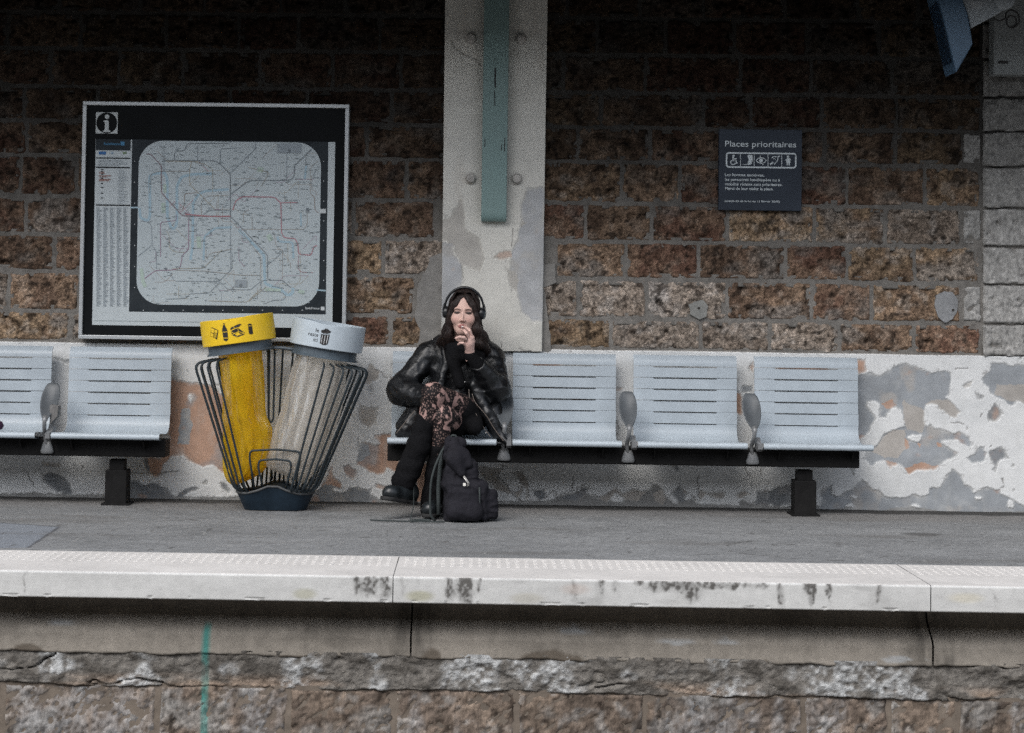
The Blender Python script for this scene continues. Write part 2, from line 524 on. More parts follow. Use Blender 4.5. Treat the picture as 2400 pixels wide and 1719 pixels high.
def slab_mesh(x0, x1, seed):
    xs = np.arange(x0 + 0.002, x1 - 0.002, 0.0045)
    xs = np.append(xs, x1 - 0.002)
    prof = [(SLAB_Y + 0.0, -0.11)] + [(y, -0.11) for y in np.linspace(-2.5, EDGE_Y + 0.004, 3)]
    prof += [(EDGE_Y, z) for z in np.linspace(-0.106, -0.008, 28)] + [(EDGE_Y + 0.002, -0.003), (EDGE_Y + 0.008, 0.0)]
    prof += [(y, 0.0) for y in np.linspace(EDGE_Y + 0.02, SLAB_Y, 46)] + [(SLAB_Y, -0.03)]
    prof = np.array(prof)
    X = np.repeat(xs[:, None], len(prof), 1)
    Y = np.repeat(prof[None, :, 0], len(xs), 0); Z = np.repeat(prof[None, :, 1], len(xs), 0)
    c = np.empty(X.shape + (3,)); c[:] = (0.535, 0.515, 0.49)
    front = (Y < EDGE_Y + 0.005)
    c[front] = (0.53, 0.53, 0.515)
    n = fbm(X * 4, Y * 6, Z * 14, seed=21, octaves=5)
    c *= (1 + 0.14 * n + 0.07 * fbm(X * 30, Y * 30, Z * 30, seed=22))[..., None]
    t = np.clip(-Z / 0.11, 0, 1)
    st = np.zeros(X.shape)
    grit = 0.5 + 0.9 * fbm(X * 38, Z * 30, Y * 20, seed=23, octaves=4)
    streak = 0.5 + 0.8 * fbm(X * 55, Z * 9, seed=24, octaves=3)
    ppm = F_PX / (EDGE_Y - CAM[1])
    wob = 0.020 * fbm(X * 9, Z * 14, seed=25, octaves=4) + 0.008 * fbm(X * 45, Z * 30, seed=26, octaves=3)
    for u, hw, down, s_ in STAINS:
        sx = x_at(u, -0.05, EDGE_Y)
        w = hw / ppm
        a = np.exp(-((X + wob - sx) / (w * 0.85)) ** 2) * (1 - smooth(down * 0.45, down * 1.2 + 0.05, t + 6 * wob))
        st = np.maximum(st, s_ * a)
    st = st * front
    dr = 0.55 * fbm(X * 42, Z * 10, seed=23, octaves=4) + 0.45 * fbm(X * 70, Z * 60, seed=24, octaves=3)
    fine = smooth(-0.30, 0.28, fbm(X * 95, Z * 70, seed=27, octaves=3) + 0.5 * fbm(X * 48, Z * 12, seed=30))
    dark = smooth(0.25, 1.0, st + 0.85 * dr * (st > 0.03)) * (0.30 + 0.70 * fine) + 0.22 * smooth(0.10, 0.7, st)
    dark = np.clip(dark, 0, 1) + 0.16 * front * smooth(0.1, 0.5, fbm(X * 6, Z * 22, seed=28, octaves=5)) * smooth(x_at(900, 0, EDGE_Y), x_at(1300, 0, EDGE_Y), X)
    c = mix3(c, (0.055, 0.05, 0.044), np.clip(dark, 0, 1) * 0.9)
    # greenish and ochre blooms
    for u, hw, dv, col_, s_ in ((985, 38, .72, (0.34, 0.33, 0.23), .75), (715, 34, .72, (0.36, 0.35, 0.25), .6), (1235, 45, .75, (0.40, 0.38, 0.32), .55), (1350, 40, .35, (0.43, 0.36, 0.32), .5), (2265, 50, .45, (0.55, 0.50, 0.36), .45)):
        sx = x_at(u, -0.05, EDGE_Y)
        e = np.hypot((X - sx) / (hw / ppm), (t - dv) / 0.25) + 0.3 * n
        c = mix3(c, col_, (1 - smooth(0.35, 1.1, e)) * s_ * front)
    sp = vnoise(X * 75, Z * 75, Y * 75, seed=29)
    c = mix3(c, (0.16, 0.15, 0.14), (sp > 0.90).astype(float) * 0.45 * front)
    c = mix3(c, (0.35, 0.34, 0.32), smooth(0.25, 0.6, fbm(X * 2.2, Y * 7, seed=33)) * 0.25 * (~front))
    Y2 = Y + front * (0.0018 * n + 0.004 * smooth(0.55, 0.8, vnoise(X * 30, Z * 40, seed=40)) * (t > 0.88))
    V = np.stack([X, Y2, Z], -1).reshape(-1, 3)
    return fast_mesh('slab', V, grid_faces(*X.shape), True, c.reshape(-1, 3))
def stud_mesh(x0, x1):
    mb = MB()
    nx = int((x1 - x0 - 0.02) / 0.0405)
    for i in range(nx):
        for j in range(6):
            cx = x0 + 0.02 + (i + 0.5) * 0.0405
            cy = SLAB_Y - 0.045 - j * 0.046
            prof = [(0.0125, -0.001), (0.0105, 0.0014), (0.007, 0.0019)]
            mb.lathe(prof, (cx, cy, 0), n=7)
    return mb
for i, nm in enumerate(range(-3, 4)):
    x0 = JOINTS[0] + nm * PITCHX; x1 = x0 + PITCHX
    o = link('edge_slab', slab_mesh(x0, x1, i), M_SLAB, edge_root); o.data.set_sharp_from_angle(angle=R(50))
    if -2 <= nm <= 2:
        s_ = stud_mesh(x0, x1).build('tactile_studs', material('stud_concrete', (0.545, 0.525, 0.50), rough=0.7) if 'stud_concrete' not in bpy.data.materials else bpy.data.materials['stud_concrete'], o, normals=False)
        s_['kind'] = 'stuff'

# ---------------- the retaining wall under the edge
FACE_Y = -2.56
retain = thing('retaining_wall', 'weathered stone and concrete platform front wall below the white edge slabs', 'wall')
TEAL_X = x_at(482, -0.45, FACE_Y)
def teal(X, Z, c, patchy):
    w = 0.019 + 0.004 * fbm(X * 8, Z * 5, seed=50)
    a = 1 - smooth(0.45, 1.2, np.abs(X - TEAL_X - 0.012 * np.clip((Z + 0.3) * 4, -0.3, 1)) / w + 0.15 * fbm(X * 60, Z * 40, seed=51))
    a *= 1 - smooth(-0.262, -0.235, Z)
    if patchy: a = a * np.clip(0.6 + 0.9 * fbm(X * 30, Z * 14, seed=52), 0.12, 1)
    return mix3(c, (0.03, 0.28, 0.25), a * 0.78)
BJ = [x_at(963, -0.3, FACE_Y), x_at(2187, -0.3, FACE_Y)]
def beam_mesh(x0, x1):
    xs = np.append(np.arange(x0 + 0.004, x1 - 0.004, 0.010), x1 - 0.004)
    pr = [(-2.70, -0.112), (-2.60, -0.113), (-2.5, -0.118), (-2.455, -0.135), (-2.44, -0.16), (-2.45, -0.19), (-2.475, -0.215), (-2.505, -0.236), (-2.53, -0.252), (-2.55, -0.268), (FACE_Y, -0.285)]
    pr += [(FACE_Y, z) for z in np.linspace(-0.296, -0.37, 9)] + [(FACE_Y + 0.06, -0.372)]
    pr = np.array(pr)
    X = np.repeat(xs[:, None], len(pr), 1); Y = np.repeat(pr[None, :, 0], len(xs), 0).copy(); Z = np.repeat(pr[None, :, 1], len(xs), 0).copy()
    n = fbm(X * 2.2, Z * 9, Y * 4, seed=61, octaves=5)
    c = np.empty(X.shape + (3,)); c[:] = (0.315, 0.285, 0.245)
    c *= (1 + 0.24 * n + 0.16 * fbm(X * 30, Z * 4, seed=68) + 0.12 * fbm(X * 60, Z * 60, seed=69))[..., None]
    c = mix3(c, (0.12, 0.108, 0.092), smooth(0.05, 0.5, fbm(X * 3, Z * 10, seed=60, octaves=5)) * 0.45)
    # water stains beside the joints
    dj = np.minimum(np.abs(X - x0), np.abs(X - x1))
    w = (1 - smooth(0.02, 0.16, dj + 0.07 * fbm(X * 14, Z * 6, seed=62))) * np.clip(0.55 + 0.9 * fbm(X * 45, Z * 8, seed=63), 0, 1)
    c = mix3(c, (0.085, 0.078, 0.068), w * 0.85)
    # dark damp tongue and lime bloom at the foot
    for u, hw, hz in ((1290, 75, 0.045), (1010, 30, 0.05), (700, 60, 0.012), (1795, 10, 0.025), (60, 40, 0.035)):
        sx = x_at(u, -0.35, FACE_Y)
        e = np.hypot((X - sx) / (hw / 550.0), (Z + 0.372) / hz) + 0.35 * fbm(X * 22, Z * 22, seed=64)
        c = mix3(c, (0.12, 0.098, 0.075), (1 - smooth(0.7, 1.05, e)) * 0.85)
    for u, v, hw in ((1290, 1690, 40), (2100, 1540, 60), (1580, 1500, 50), (1700, 1497, 55), (1340, 1475, 50), (150, 1455, 50)):
        p = at_y(u, v, -2.5)
        e = np.abs(X - p[0]) / (hw / 550.0) + np.abs(Z - p[2]) / 0.014 + 0.7 * fbm(X * 18, Z * 30, seed=65)
        c = mix3(c, (0.50, 0.53, 0.55), (1 - smooth(0.5, 1.1, e)) * 0.55)
    c = teal(X, Z, c, False)
    # ragged lower lip
    low = Z < -0.33
    Z = Z + low * (0.010 * fbm(X * 7, X * 0, seed=66) + 0.006 * fbm(X * 25, X * 0, seed=67)) * smooth(-0.33, -0.37, Z)
    Y = Y + 0.003 * n
    return fast_mesh('edge_beam', np.stack([X, Y, Z], -1).reshape(-1, 3), grid_faces(*X.shape), True, c.reshape(-1, 3))
bp = BJ[1] - BJ[0]
for k in range(-3, 4):
    link('edge_beam', beam_mesh(BJ[0] + k * bp, BJ[0] + (k + 1) * bp), M_CONC, retain)
mb = MB(); mb.box(-14, 14, -2.42, -2.2, -1.3, -0.10); mb.build('core', M_MORTAR, retain)

def render_band():
    xs = axis(XL, XR, 0.0085, -14, 14)
    zs = np.linspace(-0.545, -0.352, 36)
    X, Z = np.meshgrid(xs, zs, indexing='ij')
    n1 = fbm(X * 3.5, Z * 8, seed=71, octaves=5)
    n2 = fbm(X * 16, Z * 24, seed=72, octaves=5)
    n3 = fbm(X * 55, Z * 60, seed=73, octaves=3)
    crackline = np.abs(fbm(X * 2.6, Z * 5.5, seed=75, octaves=4) + 0.9 * (Z + 0.47)) 
    crack = (1 - smooth(0.008, 0.03, crackline)) * smooth(-0.1, 0.15, fbm(X * 1.7, Z * 3, seed=74))
    edge = -0.512 + 0.012 * fbm(X * 5, X * 0, seed=76) + 0.006 * fbm(X * 22, X * 0, seed=77)
    under = 1 - smooth(-0.004, 0.006, Z - edge)
    Y = FACE_Y + 0.004 - 0.020 * n1 - 0.014 * n2 - 0.007 * n3 + 0.03 * crack + 0.03 * under
    c = np.empty(X.shape + (3,)); c[:] = (0.185, 0.172, 0.155)
    c = mix3(c, (0.09, 0.082, 0.072), smooth(0.02, 0.35, n2) * 0.85)
    c = mix3(c, (0.33, 0.25, 0.19), smooth(0.12, 0.4, fbm(X * 2.4, Z * 9, seed=78)) * smooth(-0.44, -0.5, Z) * 0.8)
    bloom = np.zeros(X.shape)
    for u, hw in ((110, 70), (880, 45), (700, 90), (1110, 90), (1330, 120), (1230, 60), (1700, 60), (1960, 150), (2140, 70), (330, 60)):
        p = x_at(u, -0.45, FACE_Y)
        bloom = np.maximum(bloom, 1 - np.abs(X - p) / (hw / 545.0))
    bl = smooth(0.05, 0.55, bloom + 1.1 * fbm(X * 9, Z * 12, seed=79, octaves=4) - 0.30)
    c = mix3(c, (0.48, 0.49, 0.49), bl * np.clip(0.55 + 1.1 * n3 + 0.8 * n2, 0, 1) * 0.92)
    c *= (1 + 0.3 * n3)[..., None]
    c = teal(X, Z, c, True)
    return fast_mesh('render_band', np.stack([X, Y, Z], -1).reshape(-1, 3), grid_faces(*X.shape), True, c.reshape(-1, 3))
link('render_band', render_band(), M_ROUGH, retain)

def rough_stone(name, x0, x1, z0, z1, face_y, seed, mat, parent, pal, step=0.0085, bulge=0.012, pit=0.010, rough=0.006, round_=0.02, back=0.05, kind='wall', blob=None):
    nu, nv = max(6, int((x1 - x0) / step)), max(6, int((z1 - z0) / step))
    xs, zs = np.linspace(x0, x1, nu), np.linspace(z0, z1, nv)
    X, Z = np.meshgrid(xs, zs, indexing='ij')
    s = seed * 3.713
    ed = np.minimum(np.minimum(X - x0, x1 - X), np.minimum(Z - z0, z1 - Z))
    # rounded corners and a wavering outline
    cxd = np.minimum(X - x0, x1 - X); czd = np.minimum(Z - z0, z1 - Z)
    rr = round_
    cor = rr - np.hypot(np.clip(rr - cxd, 0, None), np.clip(rr - czd, 0, None))
    ed = np.minimum(ed, cor) + (0.0055 if kind == 'wall' else 0.009) * fbm(X * 20 + s, Z * 20, seed=seed + 2, octaves=4) - 0.001
    n1 = fbm(X * 7 + s, Z * 7, seed=seed, octaves=4)
    n2 = fbm(X * 28 + s, Z * 28, seed=seed + 5, octaves=4)
    n3 = fbm(X * 75 + s, Z * 75, seed=seed + 7, octaves=2)
    if kind == 'wall':
        p1 = smooth(0.22, 0.5, fbm(X * 40 + s, Z * 40, seed=seed + 9, octaves=2)) * 0.9
        p2 = smooth(0.55, 0.68, vnoise(X * 21 + s, Z * 24, seed=seed + 11)) * 1.6
        pits = p1 + p2
    else:
        q = (X * 0.8 + Z * 0.6); w = (-X * 0.6 + Z * 0.8)
        pits = smooth(0.05, 0.5, fbm(q * 30 + s, w * 75, seed=seed + 9, octaves=3)) * 0.8
    Y = face_y - bulge * smooth(0, 0.045, ed) - rough * (n1 * 1.2 + n2) - 0.35 * rough * n3 + pit * pits
    Y = Y + back * (1 - smooth(-0.004, 0.003, ed)) * (0.5 if kind == 'wall' else 1)
    # colour of the stone itself
    a, b, g_, p = [np.array(k_) for k_ in pal]
    r_ = np.random.default_rng(seed)
    c = mix3(a, b, smooth(-0.35, 0.35, n1 + 0.5 * fbm(X * 11 + s, Z * 11, seed=seed + 21) + r_.uniform(-.25, .25)))
    c = mix3(c, g_, smooth(0.0, 0.4, fbm(X * 5.5 - s, Z * 8, seed=seed + 23) + r_.uniform(-.35, .12)) * 0.8)
    c = mix3(c, p, smooth(0.10, 0.45, fbm(X * 20 + s, Z * 22, seed=seed + 27)) * 0.5)
    c = mix3(c, np.array((0.035, 0.026, 0.020)), smooth(0.2, 0.5, fbm(X * 27 - s, Z * 27, seed=seed + 31, octaves=3)) * 0.8)
    c *= (r_.uniform(0.80, 1.2) * np.clip(1 + 0.55 * n2 + 0.50 * n3, 0.25, 1.9))[..., None]
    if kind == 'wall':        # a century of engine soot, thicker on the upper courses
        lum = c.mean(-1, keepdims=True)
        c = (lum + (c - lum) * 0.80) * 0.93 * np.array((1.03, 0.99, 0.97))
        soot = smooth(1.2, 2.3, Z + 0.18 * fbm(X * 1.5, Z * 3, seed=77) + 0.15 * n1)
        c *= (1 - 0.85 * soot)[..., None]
    if kind == 'pier':
        c = np.array((0.40, 0.39, 0.37)) * (r_.uniform(.9, 1.06) * (1 + 0.12 * n1 + 0.22 * n2 + 0.38 * n3))[..., None]
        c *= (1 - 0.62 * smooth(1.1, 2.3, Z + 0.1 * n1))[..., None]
    if kind == 'low':
        run = smooth(0.12, 0.45, fbm(X * 5, Z * 1.2, seed=401, octaves=3) + 0.25 * fbm(X * 26, Z * 9, seed=402)) * np.clip(0.7 + 0.8 * n3 + 0.5 * n2, 0, 1)
        c = mix3(c, np.array((0.40, 0.41, 0.42)), run * 0.5)
        c = teal(X, Z, c, True)
    V = np.stack([X, Y, Z], -1).reshape(-1, 3)
    return link(name, fast_mesh(name, V, grid_faces(nu, nv), True, c.reshape(-1, 3)), mat, parent)

LOWPAL = ((0.205, 0.16, 0.125), (0.15, 0.118, 0.095), (0.21, 0.20, 0.187), (0.33, 0.32, 0.305))
lows = [-290, 4, 368, 675, 922, 1211, 1513, 1885, 2083, 2246, 2560]
for i in range(len(lows) - 1):
    x0 = x_at(lows[i], -0.58, FACE_Y) + 0.006; x1 = x_at(lows[i + 1], -0.58, FACE_Y) - 0.006
    rough_stone('stone', x0, x1, -0.90, -0.506 + random.uniform(-.006, .004), FACE_Y + 0.010, 300 + i * 7, M_TOOLED, retain, LOWPAL, step=0.0095, bulge=0.012, pit=0.012, rough=0.006, round_=0.012, kind='low')
mb = MB(); mb.box(-14, 14, FACE_Y + 0.014, -2.3, -1.3, -0.5); mb.build('backing', material('backing_mortar', (0.17, 0.14, 0.112), rough=0.95, vary=0.4, vscale=12), retain)

# ---------------- the station wall
wall = thing('station_wall', 'dark rubble stone station wall with a peeling white plaster dado', 'wall')

zA = zoom(1900, 820, 3.69); zB = zoom(640, 820, 4.273); zC = zoom(0, 780, 3.53); zD = zoom(1150, 800, 2.387); zE = zoom(420, 700, 3.124); zF = zoom(860, 1000, 6.3)
DADO = [
 ('g', zA([(370,215),(520,190),(600,225),(690,170),(760,130),(830,105),(880,140),(960,160),(1050,195),(1150,180),(1220,200),(1215,260),(1200,380),(1160,410),(1200,430),(1250,500),(1300,545),(1245,605),(1150,560),(1100,490),(1050,460),(1000,470),(980,520),(985,620),(990,660),(1080,690),(1150,690),(1220,735),(1280,715),(1370,750),(1400,800),(1390,850),(1350,830),(1250,790),(1130,800),(1190,850),(1285,905),(1280,935),(1190,950),(1130,1000),(1110,1030),(1010,1030),(900,1040),(830,1075),(800,1030),(760,990),(700,1000),(680,1050),(640,950),(570,980),(520,1015),(465,950),(500,870),(600,800),(640,740),(740,685),(815,660),(800,600),(780,540),(700,510),(660,560),(670,600),(590,580),(600,470),(560,450),(500,460),(500,500),(560,560),(555,610),(490,720),(415,800),(380,600)])),
 ('w', zA([(840,760),(970,735),(950,790),(910,812),(860,795)])),
 ('b', zA([(985,470),(1100,490),(1150,560),(1245,605),(1300,545),(1250,500),(1190,425),(1100,430)])), ('b', zA([(800,440),(980,520),(985,660),(960,720),(830,690),(800,600)])), ('b', zA([(600,800),(700,700),(820,690),(830,860),(760,940),(640,930),(520,880)])),
 ('o', zA([(610,470),(700,440),(740,490),(680,515)])), ('o', zA([(820,770),(850,800),(855,850),(825,870)])), ('o', zA([(920,810),(960,820),(940,860)])), ('o', zA([(1090,800),(1140,810),(1140,850),(1110,850)])),
 ('o', zA([(640,945),(700,975),(760,990),(760,1010),(700,1010),(680,1055)])), ('o', zA([(810,1030),(900,990),(1000,980),(1050,1010),(1110,1005),(1100,1035),(990,1055),(900,1045),(830,1080)])),
 ('g', zA([(1480,240),(1550,180),(1560,110),(1690,105),(1740,135),(1900,140),(1900,490),(1790,450),(1720,500),(1690,450),(1620,430),(1580,400),(1545,340),(1500,300)])), ('b', zA([(1600,300),(1900,300),(1900,480),(1790,450),(1700,440),(1600,400)])),
 ('d', zA([(1590,455),(1655,550),(1610,630),(1535,610),(1540,530)])), ('d', zA([(1415,350),(1440,375),(1500,390),(1505,405),(1470,425),(1430,400)])), ('b', zA([(1325,310),(1390,260),(1380,320),(1345,337)])),
 ('d', zA([(1540,890),(1665,850),(1715,940),(1650,960),(1600,1055),(1570,1045),(1590,1000),(1560,930)])), ('g', zA([(1350,945),(1430,900),(1450,845),(1490,850),(1490,890),(1525,890),(1510,950),(1410,995)])),
 ('g', zA([(60,1240),(175,1180),(175,1230),(230,1260),(300,1230),(360,1200),(430,1125),(475,1150),(530,1210),(600,1220),(640,1290),(720,1290),(810,1285),(890,1245),(960,1270),(1030,1245),(1025,1200),(1120,1190),(1180,1080),(1230,1035),(1320,1085),(1325,1170),(1390,1190),(1405,1240),(1510,1175),(1600,1210),(1640,1190),(1640,1250),(1690,1250),(1740,1285),(1830,1340),(1900,1400),(1200,1420),(960,1370),(910,1340),(850,1365),(400,1420),(350,1320),(300,1360),(100,1400)])),
 ('w', zA([(350,1255),(395,1262),(385,1285),(355,1278)])), ('w', zA([(1415,1275),(1470,1280),(1465,1305),(1420,1300)])), ('w', zA([(1705,1310),(1740,1300),(1760,1340),(1745,1380),(1710,1370)])),
 ('o', zA([(385,90),(485,88),(482,185),(400,205),(385,150)])), ('d', zA([(335,1030),(375,1030),(365,1090)])),
 ('b', zB([(970,120),(1065,220),(1055,290),(990,330),(940,350),(890,330),(915,230)])), ('g', zB([(940,350),(990,360),(985,430),(975,470),(955,420)])), ('b', zB([(870,560),(960,575),(1060,570),(1050,650),(1045,740),(960,772),(870,735),(850,640)])),
 ('o', zB([(1020,850),(1250,840),(1250,1130),(1270,1140),(1250,1230),(1200,1230),(1140,1180),(1120,1240),(1060,1250),(960,1240),(930,1200),(840,1150),(880,970),(900,930),(960,940),(1020,960),(1070,945),(1030,890)])), ('g', zB([(880,970),(900,930),(960,960),(990,1040),(900,1120),(850,1130)])),
 ('o', zB([(700,1160),(760,1145),(830,1190),(865,1250),(800,1310),(730,1270)])), ('o', zB([(470,1400),(590,1150),(610,1260),(690,1330),(710,1375),(600,1400)])),
 ('d', zB([(360,1540),(420,1440),(520,1350),(700,1370),(850,1390),(960,1400),(1000,1390),(980,1470),(1030,1480),(1060,1540)])), ('w', zB([(590,1390),(700,1380),(765,1370),(755,1410),(610,1425)])), ('o', zB([(1010,1390),(1050,1350),(1180,1355),(1170,1400)])),
 ('o', [(392,888),(430,891),(460,898),(500,905),(528,935),(545,960),(552,1060),(545,1110),(520,1105),(497,1089),(475,1094),(445,1080),(430,1066),(405,1070),(388,1086),(380,1111),(365,1121),(345,1106),(334,1074),(380,1070),(395,1030)]),
 ('w', zE([(60,700),(85,700),(95,745),(85,765),(65,740)])), ('g', [(425,960),(440,955),(450,1000),(445,1040),(415,1040),(418,1000)]), ('d', [(334,1074),(346,1074),(352,1105),(345,1108)]),
 ('d', zC([(1060,1220),(1150,1225),(1200,1260),(1260,1245),(1390,1280),(1440,1355),(1440,1400),(1060,1400)])), ('d', zC([(1460,1345),(1500,1310),(1624,1270),(1660,1290),(1624,1310),(1540,1335),(1500,1360)])), ('d', zE([(300,1340),(350,1360),(395,1410),(360,1430),(310,1400)])),
 ('d', zC([(350,1165),(440,1150),(520,1190),(580,1250),(605,1335),(480,1315),(400,1270),(350,1225)])), ('b', zC([(345,1065),(500,1085),(500,1105),(420,1112),(340,1100)])), ('d', zC([(675,1092),(720,1110),(680,1118)])),
 ('b', zD([(150,735),(175,730),(215,800),(215,880),(200,900),(190,840),(165,790)])), ('d', zD([(240,835),(300,835),(310,880),(275,890)])), ('d', zD([(510,820),(555,820),(540,870),(500,895),(450,890),(400,890),(420,860),(490,860)])), ('b', zD([(600,880),(690,820),(740,860),(790,830),(860,850),(820,900),(740,880),(690,850),(640,900)])),
 ('b', zD([(905,850),(960,820),(985,880),(960,915),(920,890)])), ('d', zD([(1010,840),(1060,810),(1100,860),(1080,905),(1040,880)])), ('b', zD([(1165,835),(1230,850),(1310,840),(1310,885),(1260,880),(1200,860),(1160,900)])), ('b', zD([(1370,860),(1400,835),(1470,855),(1380,880)])),
 ('d', zD([(1490,840),(1580,835),(1690,800),(1700,910),(1610,920),(1480,915)])), ('d', zD([(1015,700),(1062,700),(1060,720),(1045,737)])), ('d', zD([(2000,715),(2030,715),(2022,752)])),
 ('o', zD([(695,245),(732,265),(700,280)])), ('o', zD([(1445,135),(1470,110),(1470,172),(1455,165)])), ('g', zD([(1400,255),(1470,250),(1470,292),(1405,295)])), ('o', zD([(1365,300),(1405,296),(1400,420),(1365,400)])), ('g', zD([(1360,205),(1378,215),(1372,250),(1385,300),(1360,300)])),
 ('b', zF([(1640,590),(1660,700),(1655,720),(1900,950),(2160,1010),(2200,1060),(2230,1080),(2260,1040),(2290,1000),(2268,720),(2190,680),(2060,690),(2170,705),(2220,760),(2250,860),(2240,960),(2130,985),(1960,800),(1925,745),(1985,620)])),
 ('o', zF([(320,600),(480,600),(860,540),(880,900),(840,1090),(720,1120),(700,800),(470,700)])), ('o', zF([(120,860),(370,860),(370,930),(110,920)])),
 ('o', [(1235, 846), (1300, 844), (1320, 852), (1290, 862), (1240, 860)]), ('o', [(1255, 905), (1300, 908), (1290, 918)]), ('o', [(1335, 930), (1380, 932), (1370, 944), (1340, 942)]), ('o', [(1820, 858), (1935, 860), (1950, 872), (1830, 874)]), ('d', [(1560, 860), (1610, 860), (1600, 868)]), ('d', [(100, 838), (170, 845), (160, 852)]),
]
CRACKS = [zD([(65,690),(45,760),(100,830),(130,870),(200,910)]), zD([(455,755),(455,860)]), zD([(1165,760),(1163,900)]), zD([(1415,705),(1425,740),(1450,762)]), zD([(100,735),(160,735),(190,760)]), zD([(1505,705),(1508,745)]), zD([(700,440),(720,480),(700,540)]),
          [(918, 885), (905, 880), (893, 872)], zC([(230,1160),(240,1210),(270,1250)]), zC([(320,1130),(345,1100)]), zA([(1250,165),(1345,165)]), zA([(1210,640),(1325,645)]), zA([(1475,575),(1495,545)]), zA([(1550,850),(1570,835)]), zA([(1660,1110),(1670,1180),(1640,1190)]), zD([(300,880),(360,830),(365,870),(420,850)]), [(300,1110),(420,1108)]]
PCOL = {'g': (0.30, 0.318, 0.335), 'b': (0.40, 0.375, 0.345), 'd': (0.215, 0.225, 0.235), 'o': (0.44, 0.285, 0.21), 'w': (0.69, 0.69, 0.68)}

def seg_dist(X, Z, pts):
    d = np.full(X.shape, 9.0)
    for a, b in zip(pts[:-1], pts[1:]):
        a, b = np.array(a), np.array(b)
        t = np.clip(((X - a[0]) * (b[0] - a[0]) + (Z - a[1]) * (b[1] - a[1])) / (((b - a) ** 2).sum() + 1e-12), 0, 1)
        d = np.minimum(d, np.hypot(X - a[0] - t * (b[0] - a[0]), Z - a[1] - t * (b[1] - a[1])))
    return d

def blur(a, n=2):
    for _ in range(n):
        a = (np.roll(a, 1, 0) + np.roll(a, -1, 0) + 2 * a) / 4
        a = (np.roll(a, 1, 1) + np.roll(a, -1, 1) + 2 * a) / 4
    return a

